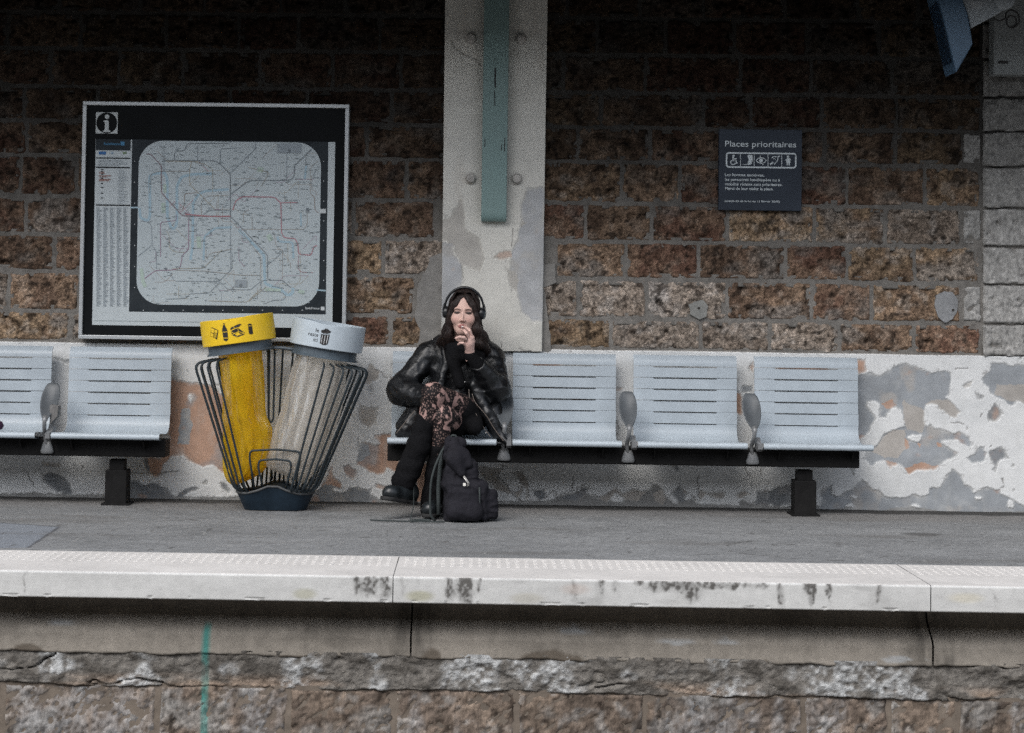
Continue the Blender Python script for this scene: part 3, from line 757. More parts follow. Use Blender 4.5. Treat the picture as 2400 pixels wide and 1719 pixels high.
def plaster_sheet(name, xs, zs, y0, patches, cracks, base, ledge=None, depth=0.006, seed=100, plane_y=0.0, PCOL=PCOL):
    X, Z = np.meshgrid(xs, zs, indexing='ij')
    wx = X + 0.017 * fbm(X * 14, Z * 14, seed=seed, octaves=4, gain=.6) + 0.004 * fbm(X * 70, Z * 70, seed=seed + 1, octaves=2)
    wz = Z + 0.017 * fbm(X * 14, Z * 14, seed=seed + 2, octaves=4, gain=.6) + 0.004 * fbm(X * 70, Z * 70, seed=seed + 3, octaves=2)
    n1 = fbm(X * 2.2, Z * 3, seed=seed + 4, octaves=5); n2 = fbm(X * 12, Z * 12, seed=seed + 5, octaves=4)
    c = np.empty(X.shape + (3,)); c[:] = base
    c *= (1 + 0.05 * n1 + 0.03 * n2)[..., None]
    # faint old repairs under the last coat
    c = mix3(c, np.array(base) * (0.86, 0.87, 0.88), smooth(0.15, 0.5, fbm(X * 3.1 + 9, Z * 5, seed=seed + 6)) * 0.6)
    bare = np.zeros(X.shape)
    for kind, poly in patches:
        w3 = [(lambda p: (p[0], p[2]))(at_y(u, v, plane_y)) for u, v in poly]
        pa = np.array(w3)
        lo, hi = pa.min(0) - 0.03, pa.max(0) + 0.03
        ii = np.where((xs > lo[0]) & (xs < hi[0]))[0]; jj = np.where((zs > lo[1]) & (zs < hi[1]))[0]
        if len(ii) == 0 or len(jj) == 0: continue
        sl = np.s_[ii[0]:ii[-1] + 1, jj[0]:jj[-1] + 1]
        m = in_poly(wx[sl], wz[sl], w3).astype(float)
        col_ = np.array(PCOL[kind]) * (1 + 0.20 * n2[sl] + 0.12 * n1[sl])[..., None]
        if kind in 'gd':
            col_ = mix3(col_, PCOL['b'], smooth(0.12, 0.5, fbm(X[sl] * 8, Z[sl] * 8, seed=seed + 8)) * 0.7)
            col_ = mix3(col_, PCOL['o'], smooth(0.38, 0.6, fbm(X[sl] * 9 + 4, Z[sl] * 9, seed=seed + 9)) * 0.6)
        if kind == 'o':
            col_ = mix3(col_, PCOL['g'], smooth(0.18, 0.5, fbm(X[sl] * 7, Z[sl] * 7, seed=seed + 10)) * 0.6)
        if kind == 'w':
            bare[sl] *= 1 - m
        else:
            bare[sl] = np.maximum(bare[sl] * (1 - m), m)
        c[sl] = c[sl] * (1 - m[..., None]) + (np.array(base) if kind == 'w' else col_) * m[..., None]
    # chips along the foot of the wall
    if ledge:
        foot = (Z < 0.012 + 0.022 * np.clip(fbm(X * 6, X * 0, seed=seed + 12), 0, 1) + 0.010 * fbm(X * 40, Z * 40, seed=seed + 13)).astype(float)
        chips = ((vnoise(wx * 23, wz * 23, seed=seed + 14) > 0.86) & (fbm(X * 2, Z * 2, seed=seed + 15) > 0.25)).astype(float)
        ub = smooth(x_at(1230, 0, 0), x_at(1290, 0, 0), X) * (1 - smooth(x_at(1830, 0, 0), x_at(1870, 0, 0), X))
        under = ((wz < 0.035 + 0.11 * fbm(X * 5, X * 0, seed=seed + 16) + 0.05 * fbm(wx * 17, wz * 17, seed=seed + 17)) & (ub > 0.5)).astype(float) * (vnoise(wx * 13, wz * 13, seed=seed + 18) > -0.45)
        f2 = np.maximum(np.maximum(foot, chips), under) * (1 - bare)
        c = c * (1 - f2[..., None]) + np.array((0.255, 0.255, 0.25)) * f2[..., None]
        bare = np.maximum(bare, f2)
    cr = np.zeros(X.shape)
    for pts in cracks:
        w3 = [(lambda p: (p[0], p[2]))(at_y(u, v, plane_y)) for u, v in pts]
        cr = np.maximum(cr, 1 - smooth(0.0015, 0.0045, seg_dist(wx, wz, w3)))
    c = mix3(c, (0.12, 0.11, 0.10), cr * 0.75)
    # dark dust caught on the broken paint edge (a rim of old glue)
    b1 = blur(bare, 1)
    b4 = blur(bare, 6)
    ring = bare * (1 - smooth(0.55, 0.95, b4 + 0.35 * fbm(X * 16, Z * 16, seed=seed + 20)))
    c = mix3(c, np.array(base) * (0.84, 0.835, 0.82), ring * 0.6)      # an older coat left round the rim
    hair = (1 - smooth(0.006, 0.03, np.abs(fbm(X * 13, Z * 13, seed=seed + 21, octaves=3)))) * smooth(0.02, 0.2, blur(bare, 14)) * (1 - bare)
    c = mix3(c, (0.22, 0.21, 0.20), hair * 0.55)
    c = mix3(c, np.array(base) * (0.72, 0.71, 0.68), smooth(0.25, 0.6, fbm(X * 26, Z * 5, seed=seed + 22)) * 0.12)
    lift = np.clip(blur(bare, 5) - 0.02, 0, 1) * (1 - bare)
    Y = y0 + depth * b1 - 0.0035 * np.clip(lift * 2.2, 0, 1) * (0.6 + 0.6 * n1) - 0.0025 * n1 + 0.004 * cr + 0.002 * hair + (0.0012 * n2) * b1
    return X, Y, Z, c

def build_dado():
    xs = axis(XL, XR, 0.0052, -14, 14)
    zs = np.append(np.arange(-0.02, DADO_Z - 0.003, 0.0052), DADO_Z - 0.002)
    X, Y, Z, c = plaster_sheet('dado', xs, zs, 0.0, DADO, CRACKS, (0.685, 0.692, 0.685), ledge=True)
    # the narrow ledge on top
    n = fbm(xs * 6, xs * 0, seed=140)
    extra = [(Y[:, -1] + 0.004, np.full(len(xs), DADO_Z + 0.001) + 0.002 * n), (np.full(len(xs), 0.012), DADO_Z + 0.003 + 0.003 * n), (np.full(len(xs), 0.07), DADO_Z + 0.012 + 0.004 * n)]
    for k, (ye, ze) in enumerate(extra):
        X = np.concatenate([X, xs[:, None]], 1); Y = np.concatenate([Y, ye[:, None]], 1); Z = np.concatenate([Z, ze[:, None]], 1)
        cc = np.tile(np.array((0.55, 0.54, 0.52)) if k < 2 else np.array((0.25, 0.24, 0.22)), (len(xs), 1, 1))
        c = np.concatenate([c, cc], 1)
    return fast_mesh('plaster_dado', np.stack([X, Y, Z], -1).reshape(-1, 3), grid_faces(*X.shape), True, c.reshape(-1, 3))
link('plaster_dado', build_dado(), M_DADO, wall)

CZ = [0.882, 1.068, 1.297, 1.510, 1.731, 1.969, 2.170, 2.369, 2.589, 2.80, 3.03, 3.25]
JR = [[1258,1432,1642,1803,1967,2141,2297], [1258,1355,1515,1704,1902,2042,2252], [1302,1466,1636,1840,1984,2143,2295], [1258,1373,1527,1704,1908,2074,2250], [1258,1457,1593,1790,1984,2167,2296],
      [1258,1354,1523,1730,1932,2098,2256], [1262,1409,1648,1759,1925,2100,2298], [1262,1320,1513,1735,1900,2090,2298], [1262,1400,1560,1720,1890,2060,2200,2300], [1262,1330,1500,1650,1840,2010,2150,2300], [1262,1400,1600,1800,2000,2150,2300]]
JL = [[-95,167,330,490,640,760,916,1040], [-120,21,186,350,500,660,800,972], [-60,128,290,450,600,780,899,1040], [-140,62,220,400,560,690,829,1019], [-120,50,180,340,500,660,800,953,1045],
      [-130,64,240,420,560,700,860,1045], [-120,58,230,380,540,720,918,1045], [-100,120,280,430,610,780,940,1045], [-120,20,190,390,560,700,890,1045], [-60,140,330,480,660,810,1045], [-60,140,330,480,660,810,1045]]
WPAL = [((0.34, 0.235, 0.135), (0.235, 0.155, 0.095), (0.27, 0.245, 0.215), (0.44, 0.38, 0.31)),
        ((0.30, 0.20, 0.125), (0.165, 0.105, 0.068), (0.235, 0.215, 0.19), (0.38, 0.30, 0.23)),
        ((0.26, 0.165, 0.105), (0.19, 0.10, 0.065), (0.20, 0.185, 0.165), (0.33, 0.25, 0.185)),
        ((0.36, 0.30, 0.24), (0.27, 0.215, 0.165), (0.34, 0.32, 0.295), (0.50, 0.465, 0.42))]
k = 0
RECTS = []
for ci in range(len(CZ) - 1):
    z0, z1 = CZ[ci], CZ[ci + 1]
    zc = (z0 + z1) / 2
    for J in (JL[ci], JR[ci]):
        for a, b in zip(J[:-1], J[1:]):
            x0, x1 = x_at(a, zc, 0.02) + 0.005, x_at(b, zc, 0.02) - 0.005
            k += 1
            pal = WPAL[[0, 1, 2, 3, 1, 0, 2][(k * 5 + ci * 3) % 7]] if ci < 4 else WPAL[[1, 2, 0, 2, 1][(k * 3 + ci) % 5]]
            if (ci, a) in ((1, 1515), (0, 1642), (1, 1355), (0, 1803)): pal = WPAL[3]
            RECTS.append((x0, x1, z0 + 0.008, z1 - 0.008))
            hid = (z1 < 2.25 and a > 215 and b < 780)        # behind the map case
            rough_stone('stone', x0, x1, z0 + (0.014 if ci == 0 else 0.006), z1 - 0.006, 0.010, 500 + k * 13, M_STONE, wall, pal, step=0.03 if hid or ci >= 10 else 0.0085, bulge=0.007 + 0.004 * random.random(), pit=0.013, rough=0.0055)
# mortar bed, hollow behind the stones
def mortar_bed():
    xs = axis(XL, XR, 0.0095, -14, 14); zs = np.arange(DADO_Z - 0.03, 3.48, 0.0095)
    X, Z = np.meshgrid(xs, zs, indexing='ij')
    Y = 0.014 + 0.004 * fbm(X * 9, Z * 9, seed=150) + 0.0025 * fbm(X * 40, Z * 40, seed=151)
    for x0, x1, z0, z1 in RECTS:
        ii = np.where((xs > x0 + 0.028) & (xs < x1 - 0.028))[0]; jj = np.where((zs > z0 + 0.028) & (zs < z1 - 0.028))[0]
        if len(ii) and len(jj): Y[ii[0]:ii[-1] + 1, jj[0]:jj[-1] + 1] = 0.09
    c = np.empty(X.shape + (3,)); c[:] = (0.192, 0.180, 0.164)
    c *= (1 + 0.25 * fbm(X * 5, Z * 5, seed=152) + 0.2 * fbm(X * 40, Z * 40, seed=153))[..., None]
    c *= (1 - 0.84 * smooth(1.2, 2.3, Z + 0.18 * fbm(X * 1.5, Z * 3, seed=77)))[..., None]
    return fast_mesh('mortar', np.stack([X, Y, Z], -1).reshape(-1, 3), grid_faces(*X.shape), True, c.reshape(-1, 3))
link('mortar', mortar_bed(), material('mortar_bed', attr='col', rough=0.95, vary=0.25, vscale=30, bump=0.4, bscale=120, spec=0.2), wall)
# pale dressed stones of the corner pier and their teeth
QPAL = ((0.40, 0.385, 0.36), (0.34, 0.325, 0.30), (0.46, 0.45, 0.43), (0.52, 0.51, 0.49))
for ci in range(len(CZ) - 1):
    z0, z1 = CZ[ci], CZ[ci + 1]
    zc = (z0 + z1) / 2
    x0 = x_at(2304, zc, 0.0)
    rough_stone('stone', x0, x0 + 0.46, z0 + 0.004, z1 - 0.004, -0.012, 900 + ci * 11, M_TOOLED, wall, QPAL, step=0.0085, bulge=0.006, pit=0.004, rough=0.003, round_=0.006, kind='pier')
    if ci in (1, 3, 5):
        rough_stone('stone', x_at(2257, zc, 0.0), x_at(2301, zc, 0.0), z0 + 0.014, z1 - 0.012, 0.004, 950 + ci * 11, M_TOOLED, wall, QPAL, step=0.008, bulge=0.006, pit=0.005, rough=0.003, round_=0.006, kind='pier')

def mortar_patch(poly, y0, col_, seed, hole=None):
    """a trowelled patch of cement with a ragged outline, 12 mm thick"""
    P = [at_y(u, v, y0) for u, v in poly]
    out = []
    for i in range(len(P)):
        a, b = P[i], P[(i + 1) % len(P)]
        for t in np.linspace(0, 1, 6, endpoint=False):
            q = a + (b - a) * t
            out.append((q[0] + 0.006 * float(vnoise(q[0] * 40, q[2] * 40, seed=seed)), q[2] + 0.006 * float(vnoise(q[0] * 40, q[2] * 40, seed=seed + 1))))
    mb = MB(); mb.prism(out, lambda a, b, d: (a, d, b), y0, y0 + 0.025)
    return mb.build('mortar_patch', material('patch_mortar_%d' % seed, col_, rough=0.95, vary=0.25, vscale=18, bump=0.35, bscale=60), wall)
zL = zoom(790, 200, 2.578); z5 = zoom(1240, 380, 3.384); z6 = zoom(1800, 480, 3.78)
mortar_patch(zL([(560,1040),(640,1010),(645,1620),(480,1600),(500,1480),(470,1400),(490,1200),(530,1130)]), -0.004, (0.23, 0.22, 0.205), 201)
mortar_patch(z6([(1490,800),(1560,760),(1640,780),(1690,840),(1680,940),(1640,1020),(1560,1045),(1500,1000),(1480,900)]), -0.004, (0.27, 0.275, 0.28), 203)
mortar_patch(z5([(1270,1130),(1310,1100),(1390,1100),(1425,1140),(1410,1220),(1350,1245),(1280,1215)]), -0.004, (0.24, 0.24, 0.225), 205)
mortar_patch(z5([(90,820),(200,800),(215,960),(120,990),(150,1240),(180,1500),(88,1510)]), -0.002, (0.225, 0.215, 0.20), 207)
mb = MB()
for u, v, r_ in [(z5([(1347, 1160)])[0] + (0.008,)), (z6([(1640, 935)])[0] + (0.008,))]:
    p = at_y(u, v, -0.004)
    mb.lathe([(r_, 0), (r_ * 0.7, 0.004)], (p[0], -0.004, p[2]), axis=(0, -1, 0), n=10)
mb.build('bolt_stub', material('rusty_stub', (0.03, 0.026, 0.022), rough=0.8), wall)

# ---------------- the plastered pilaster with its iron upright
PIL_Y = -0.035
pil = thing('pilaster', 'off-white plastered pilaster with a teal iron upright and four round bolts', 'pilaster')
pxl, pxr = x_at(1040, 1.9, PIL_Y), x_at(1275, 1.9, PIL_Y)
zP = zoom(1000, 0, 1.8875)
PP = [('b', zP([(150,870),(170,1000),(230,1060),(260,1150),(235,1205),(160,1180),(120,1090),(60,1050),(60,980),(110,960)])), ('g', zP([(40,1060),(110,1080),(150,1170),(160,1220),(155,1270),(110,1350),(70,1460),(40,1460)])),
      ('g', zP([(540,830),(440,830),(410,960),(415,1000),(375,1110),(365,1200),(400,1300),(420,1390),(470,1430),(540,1425)])), ('b', zP([(350,1190),(385,1200),(410,1240),(400,1300),(365,1265)])), ('o', zP([(320,1112),(368,1110),(372,1140),(320,1150),(295,1140)])), ('b', zP([(410,985),(440,990),(420,1010)]))]
PC = [zP([(118,170),(125,210),(150,240),(215,258),(240,290)]), zP([(300,1140),(320,1142)]), zP([(415,1540),(430,1550),(480,1555)]), zP([(330,1510),(335,1560)]), zP([(380,1000),(372,1090)]), zP([(150,1170),(160,1230)])]
def build_pilaster():
    xs = np.arange(pxl, pxr + 0.003, 0.0055); zs = np.arange(DADO_Z - 0.01, 3.3, 0.0075)
    X, Y, Z, c = plaster_sheet('pilaster', xs, zs, PIL_Y, PP, PC, (0.615, 0.60, 0.55), seed=170, plane_y=PIL_Y, depth=0.004, PCOL={'g': (0.405, 0.41, 0.415), 'b': (0.43, 0.41, 0.375), 'd': (0.3, 0.3, 0.3), 'o': (0.47, 0.37, 0.31), 'w': (0.56, 0.55, 0.515)})
    # rust-tinted run-off beside the iron
    d = np.abs(X - (pxl + pxr) / 2)
    c = mix3(c, (0.40, 0.385, 0.35), (1 - smooth(0.08, 0.15, d + 0.03 * fbm(X * 10, Z * 3, seed=180))) * smooth(1.6, 1.75, Z) * 0.5)
    c = mix3(c, (0.40, 0.36, 0.31), smooth(0.2, 0.5, fbm(X * 9, Z * 2.2, seed=181)) * 0.3)
    taper = 1 + 0.010 * (Z - 1.9)
    xc = (pxl + pxr) / 2
    X = xc + (X - xc) * taper + 0.0012 * fbm(Z * 9, Z * 0, seed=182)
    # side returns
    for first in (True, False):
        e = 0 if first else -1
        xx = X[e:e + 1] if first else X[-1:]
        side = [(xx, np.full_like(xx, PIL_Y + 0.004)), (xx, np.full_like(xx, 0.06))]
        for (sx, sy) in side:
            zz = Z[:1]; cc = c[e:e + 1] if first else c[-1:]
            off = -0.003 if first else 0.003
            if first:
                X = np.concatenate([sx + off, X]); Y = np.concatenate([sy, Y]); Z = np.concatenate([zz, Z]); c = np.concatenate([cc, c])
            else:
                X = np.concatenate([X, sx + off]); Y = np.concatenate([Y, sy]); Z = np.concatenate([Z, zz]); c = np.concatenate([c, cc])
    return fast_mesh('plaster', np.stack([X, Y, Z], -1).reshape(-1, 3), grid_faces(*X.shape), True, c.reshape(-1, 3))
link('plaster', build_pilaster(), M_DADO, pil)
M_TEAL = material('teal_paint', (0.165, 0.245, 0.235), rough=0.55, vary=0.45, vscale=9, vcolor=(0.20, 0.30, 0.29), bump=0.15, bscale=30, stretch=(2, 2, 0.5), rvary=0.15)
bx0, bx1 = x_at(1131, 2.2, -0.1), x_at(1190, 2.2, -0.1)
zb = at_y(1156, 519, -0.10)[2]
mb = MB()
prof = [(-0.036, 3.3), (-0.105, 3.3)] + [(-0.105 + 0.035 * (1 - math.cos(a)), zb + 0.045 - 0.045 * math.sin(a)) for a in np.linspace(0, math.pi / 2, 7)] + [(-0.036, zb)]
mb.prism(prof, lambda a, b, d: (d, a, b), bx0, bx1)
o = mb.build('iron_upright', M_TEAL, pil); md = o.modifiers.new('bevel', 'BEVEL'); md.width = 0.004; md.segments = 2; md.limit_method = 'ANGLE'
mb = MB()   # worn slots and chips of the paint: dark steel showing
for pts in (zP([(303, 300), (303, 388)]), zP([(300, 400), (302, 470)]), zP([(258, 615), (257, 650)]), zP([(346, 610), (344, 670)]), zP([(332, 640), (330, 668)])):
    q = [at_y(u, v, -0.105) for u, v in pts]
    for poly in stroke([(p[0], p[2]) for p in q], 0.009 if pts[0][1] < 200 else 0.005):
        mb.add([(a, -0.1062, b) for a, b in poly], [[0, 1, 2, 3]])
mb.build('paint_chips', material('bare_iron', (0.02, 0.022, 0.022), rough=0.7), pil)['kind'] = 'stuff'
for u, v in ((1104, 91), (1221, 92), (1103, 419), (1211, 420)):
    p = at_y(u, v, PIL_Y)
    mb = MB()
    mb.lathe([(0.0, 0.0), (0.034, 0.0), (0.034, 0.006), (0.029, 0.008), (0.027, 0.026), (0.021, 0.033), (0.010, 0.035), (0.0, 0.036)], (p[0], PIL_Y + 0.002, p[2]), axis=(0, -1, 0), n=14)
    mb.build('bolt', material('bolt_paint', (0.42, 0.40, 0.37), rough=0.7, vary=0.35, vscale=40) if 'bolt_paint' not in bpy.data.materials else bpy.data.materials['bolt_paint'], pil, 'auto')

# ---------------- the platform canopy that shades the wall (just above the picture)
can = thing('station_canopy', 'dark boarded canopy roof over the platform, shading the upper stone wall', 'canopy', (0, -1.4, 3.3))
CAN_Y = -1.8
mb = MB(); mb.add([(-14, 0.4, 3.36), (14, 0.4, 3.36), (14, CAN_Y, 3.28), (-14, CAN_Y, 3.28), (-14, 0.4, 3.44), (14, 0.4, 3.44), (14, CAN_Y, 3.36), (-14, CAN_Y, 3.36)],
                  [[0, 1, 2, 3], [4, 7, 6, 5], [0, 4, 5, 1], [1, 5, 6, 2], [2, 6, 7, 3], [3, 7, 4, 0]])
mb.build('roof_deck', M_DARKROOF, can)
mb = MB(); mb.box(-14, 14, CAN_Y - 0.04, CAN_Y, 3.04, 3.40); mb.build('valance', M_DARKROOF, can)
for bx in np.arange(-12.0, 13, 3.4):
    mb = MB(); mb.box(bx - 0.05, bx + 0.05, CAN_Y, 0.2, 3.18, 3.29); mb.build('cross_beam', M_DARKROOF, can)
# ================================================================== BENCHES
M_SEAT = material('pale_blue_grey_paint', (0.385, 0.435, 0.475), rough=0.42, metal=0.0, vary=0.13, vscale=5, bump=0.03, bscale=220, spec=0.45, rvary=0.12)
M_BLACKIRON = material('black_steel', (0.012, 0.0115, 0.0115), spec=0.12, rough=0.65, vary=0.3, vscale=20, bump=0.1, bscale=80)
M_CAST = material('cast_aluminium', (0.20, 0.205, 0.21), rough=0.45, metal=0.3, vary=0.2, vscale=14, bump=0.06, bscale=90)
M_CASTD = material('brushed_armrest', (0.085, 0.094, 0.102), rough=0.45, metal=0.0, vary=0.15, vscale=20, bump=0.05, bscale=120)
M_BROKEN = material('grimy_bracket', (0.16, 0.155, 0.15), rough=0.7, vary=0.5, vscale=30, bump=0.2, bscale=60)
SEAT_W, SEAT_TOP, SLAT_H = 0.583, 0.868, 0.0640

def slat_mesh(z0, z1, y0, y1, W, top_curve, notch_top, notch_bot, seed):
    """one pressed slat: flat bar, thin slit at its ends and a wider slot along its middle"""
    th = 0.010
    mb = MB()
    h = 0.62 * W / 2
    eps = 0.0016
    nb = 0.0060
    # outline (x, z) in the plane of the back
    zb = z0 + eps
    poly = [(-W / 2, zb), (-h, zb)] + ([(-h, zb), (h, zb)]) + [(W / 2, zb)]
    zt = z1 - eps
    top = [(W / 2, zt), (h, zt), (h - 0.004, zt - (nb if notch_top else 0)), (-h + 0.004, zt - (nb if notch_top else 0)), (-h, zt), (-W / 2, zt)]
    rows = 5 if top_curve else 2
    xs = [-W / 2, -h, -h + 0.004, h - 0.004, h, W / 2]
    def surf(x, t):
        zt_ = zt - (nb if (notch_top and abs(x) < h) else 0)
        z = zb + (zt_ - zb) * t
        y = y0 + (y1 - y0) * t
        if top_curve:
            y += 0.055 * max(0.0, t - 0.25) ** 2
        return np.array((x, y, z))
    ts = np.linspace(0, 1, rows)
    F_, V_ = [], []
    for x in xs:
        for t in ts:
            V_.append(surf(x, t))
    m = len(V_)
    for v in list(V_):
        V_.append(v + np.array((0, th, 0)))
    nr = rows
    for i in range(len(xs) - 1):
        for j in range(nr - 1):
            a = i * nr + j
            F_.append([a, a + nr, a + nr + 1, a + 1])
            F_.append([m + a, m + a + 1, m + a + nr + 1, m + a + nr])
    for i in range(len(xs) - 1):
        a, b = i * nr, (i + 1) * nr
        F_.append([a, m + a, m + b, b]); F_.append([a + nr - 1, b + nr - 1, m + b + nr - 1, m + a + nr - 1])
    for i in (0, len(xs) - 1):
        for j in range(nr - 1):
            a = i * nr + j
            F_.append([a, a + 1, m + a + 1, m + a] if i == 0 else [a, m + a, m + a + 1, a + 1])
    mb.add(V_, F_)
    return mb

def pan_profile():
    """lower shell: back end, sweep into the pan, rounded nose"""
    z_join = SEAT_TOP - 6 * SLAT_H
    p = [(-0.140, z_join - 0.0009), (-0.1405, z_join - 0.016)]
    for a in np.linspace(0, 1, 10):
        t = a
        P0, P1, P2, P3 = np.array((-0.141, z_join - 0.02)), np.array((-0.146, z_join - 0.085)), np.array((-0.21, z_join - 0.10)), np.array((-0.30, z_join - 0.093))
        p.append(tuple((1 - t) ** 3 * P0 + 3 * (1 - t) ** 2 * t * P1 + 3 * (1 - t) * t * t * P2 + t ** 3 * P3))
    zf = z_join - 0.081
    p += [(-0.38, zf - 0.005), (-0.45, zf)]
    for a in np.linspace(0, 180, 9):
        p.append((-0.486 - 0.016 * math.sin(R(a)), zf - 0.0165 + 0.0165 * math.cos(R(a))))
    p += [(-0.46, zf - 0.034), (-0.40, zf - 0.036)]
    return p

def make_seat(parent_bench, x0, z_off=0.0, clean=True):
    """one seat: its slats and its pan, each a sub-part"""
    seat = bpy.data.objects.new('seat', None); COL.objects.link(seat); seat.parent = parent_bench
    seat.location = (x0, 0, 0)
    for k in range(6):
        z1 = SEAT_TOP - k * SLAT_H; z0 = z1 - SLAT_H
        yt, yb = -0.118 - 0.0037 * k, -0.118 - 0.0037 * (k + 1)
        key = 'slat_%d' % k
        if key in bpy.data.meshes:
            link('slat', bpy.data.meshes[key], None, seat)
        else:
            mb = slat_mesh(z0, z1, yb, yt, SEAT_W, k == 0, k > 0, False, k)
            mb.V = [(v[0], v[1], v[2]) for v in mb.V]
            me = bpy.data.meshes.new(key); me.from_pydata(mb.V, [], mb.F)
            bm = bmesh.new(); bm.from_mesh(me); bmesh.ops.recalc_face_normals(bm, faces=bm.faces[:]); bm.to_mesh(me); bm.free()
            me.materials.append(M_SEAT)
            if k == 0:
                me.polygons.foreach_set('use_smooth', np.ones(len(me.polygons), dtype=bool)); me.set_sharp_from_angle(angle=R(35))
            link('slat', me, None, seat)
    if 'seat_pan' in bpy.data.meshes:
        link('seat_pan', bpy.data.meshes['seat_pan'], None, seat)
    else:
        pr = pan_profile()
        n = len(pr); V_, F_ = [], []
        h = 0.62 * SEAT_W / 2
        xs = [-SEAT_W / 2, -h, -h + 0.004, h - 0.004, h, SEAT_W / 2]
        flare = lambda y: 1 + 0.020 * smooth(-0.2, -0.47, y)
        for x in xs:
            for i, (y, z) in enumerate(pr):
                if i == 0 and abs(x) < h: z -= 0.006
                V_.append((x * float(flare(y)), y, z))
        for i in range(len(xs) - 1):
            for j in range(n - 1):
                a = i * n + j
                F_.append([a, a + n, a + n + 1, a + 1])
        me = bpy.data.meshes.new('seat_pan'); me.from_pydata(V_, [], F_)
        me.materials.append(M_SEAT)
        me.polygons.foreach_set('use_smooth', np.ones(len(me.polygons), dtype=bool))
        o = link('seat_pan', me, None, seat)
    o = seat.children[-1]
    md = o.modifiers.new('sheet', 'SOLIDIFY'); md.thickness = 0.006; md.offset = 0
    return seat

def make_armrest(bench, x, broken=False):
    arm = bpy.data.objects.new('armrest', None); COL.objects.link(arm); arm.parent = bench; arm.location = (x, 0, 0)
    # paddle: a dished oval plate that leans back towards the wall
    b = np.array((0, -0.455, 0.475)); t = np.array((0, -0.275, 0.662))
    ax = (t - b); L = np.linalg.norm(ax); ax /= L
    nr = np.cross((1, 0, 0), ax); nr /= np.linalg.norm(nr)      # faces front and up
    V_, F_ = [], []
    nu, nv = 13, 9
    for i in range(nu):
        s_ = i / (nu - 1)
        w = 0.0535 * math.sqrt(max(0.0, 1 - (2 * s_ - 1.06) ** 2 / 1.13)) * (0.80 + 0.28 * s_) if s_ > 0.02 else 0.016
        w = max(w, 0.016 if i < 2 else 0.006)
        for j in range(nv):
            q = 2 * j / (nv - 1) - 1
            p = b + ax * L * s_ + np.array((1, 0, 0)) * w * q + nr * (-0.020 * (1 - q * q) * math.sin(math.pi * min(1, s_ * 1.05)) + 0.025 * (s_ - 0.5) ** 2)
            V_.append(p)
    F_ = grid_faces(nu, nv)
    me = fast_mesh('paddle', np.array(V_), F_, True)
    o = link('paddle', me, M_CASTD, arm)
    md = o.modifiers.new('plate', 'SOLIDIFY'); md.thickness = 0.009; md.offset = 0
    md = o.modifiers.new('sub', 'SUBSURF'); md.levels = 1; md.render_levels = 1
    # stem
    P = round_path([(0, -0.445, 0.487), (0, -0.468, 0.462), (-0.004, -0.452, 0.425), (-0.010, -0.41, 0.385), (-0.006, -0.400, 0.350), (0, -0.395, 0.33)], 0.03, 4)
    mb = MB(); mb.tube([np.array(p) for p in P], [0.015] * 3 + [0.011] * (len(P) - 3), n=10)
    mb.V = [tuple(v) for v in mb.V]
    me = bpy.data.meshes.new('stem'); me.from_pydata(mb.V, [], mb.F); me.polygons.foreach_set('use_smooth', np.ones(len(me.polygons), dtype=bool))
    link('stem', me, M_CAST, arm)
    # cast foot clamped over the beam
    mb = MB(); mb.lathe([(0.0, 0.080), (0.020, 0.078), (0.027, 0.062), (0.032, 0.045), (0.037, 0.026), (0.036, 0.016), (0.028, 0.010), (0.0, 0.009)], (0, -0.395, 0.270), n=20, sy=0.42)
    me = bpy.data.meshes.new('clamp_foot'); me.from_pydata(mb.V, [], mb.F); me.polygons.foreach_set('use_smooth', np.ones(len(me.polygons), dtype=bool))
    link('clamp_foot', me, M_CAST, arm)
    # side flange of the neighbouring seat
    mb = MB(); mb.prism([(-0.50, 0.402), (-0.44, 0.408), (-0.40, 0.43), (-0.36, 0.425), (-0.38, 0.375), (-0.47, 0.358), (-0.50, 0.372)], lambda a, c, d: (d, a, c), 0.012, 0.038)
    me = bpy.data.meshes.new('flange'); me.from_pydata(mb.V, [], mb.F)
    link('flange', me, M_CAST, arm)
    if broken:
        mb = MB(); mb.prism([(0.022, 0.445), (0.018, 0.545), (0.024, 0.553), (0.045, 0.548), (0.064, 0.545), (0.062, 0.49), (0.035, 0.463)], lambda a, c, d: (a, d, c), -0.43, -0.36)
        me = bpy.data.meshes.new('broken_cover'); me.from_pydata(mb.V, [], mb.F)
        link('broken_cover', me, M_BROKEN, arm)
    return arm

def make_bench(label, centres, arms, leg_xs, beam0, beam1, broken=None):
    b = thing('station_bench', label, 'bench', (0, 0, 0), 'metal benches along the station wall')
    for x in centres: make_seat(b, x)
    for x in arms: make_armrest(b, x, broken=(broken is not None and abs(x - broken) < 0.01))
    mb = MB(); mb.box(beam0, beam1, -0.385, -0.235, 0.268, 0.362, bev=0.006); mb.build('beam', M_BLACKIRON, b)
    for x in leg_xs:
        mb = MB(); mb.box(x - 0.042, x + 0.042, -0.325, -0.245, 0.15, 0.247, bev=0.003)
        mb.box(x - 0.060, x + 0.060, -0.342, -0.225, -0.004, 0.19, bev=0.005)
        mb.box(x - 0.078, x + 0.078, -0.36, -0.20, -0.004, 0.006, bev=0.002)
        mb.build('leg', M_BLACKIRON, b)
    for x in centres:          # pressed supports carrying each shell on the beam
        for s_ in (-1, 1):
            xx = x + s_ * 0.20
            mb = MB(); mb.prism([(-0.150, 0.40), (-0.20, 0.366), (-0.28, 0.364), (-0.40, 0.360), (-0.45, 0.355), (-0.41, 0.31), (-0.235, 0.30), (-0.17, 0.335)], lambda a, c, d: (d, a, c), xx - 0.004, xx + 0.004)
            mb.build('bracket', M_BLACKIRON, b)
    return b

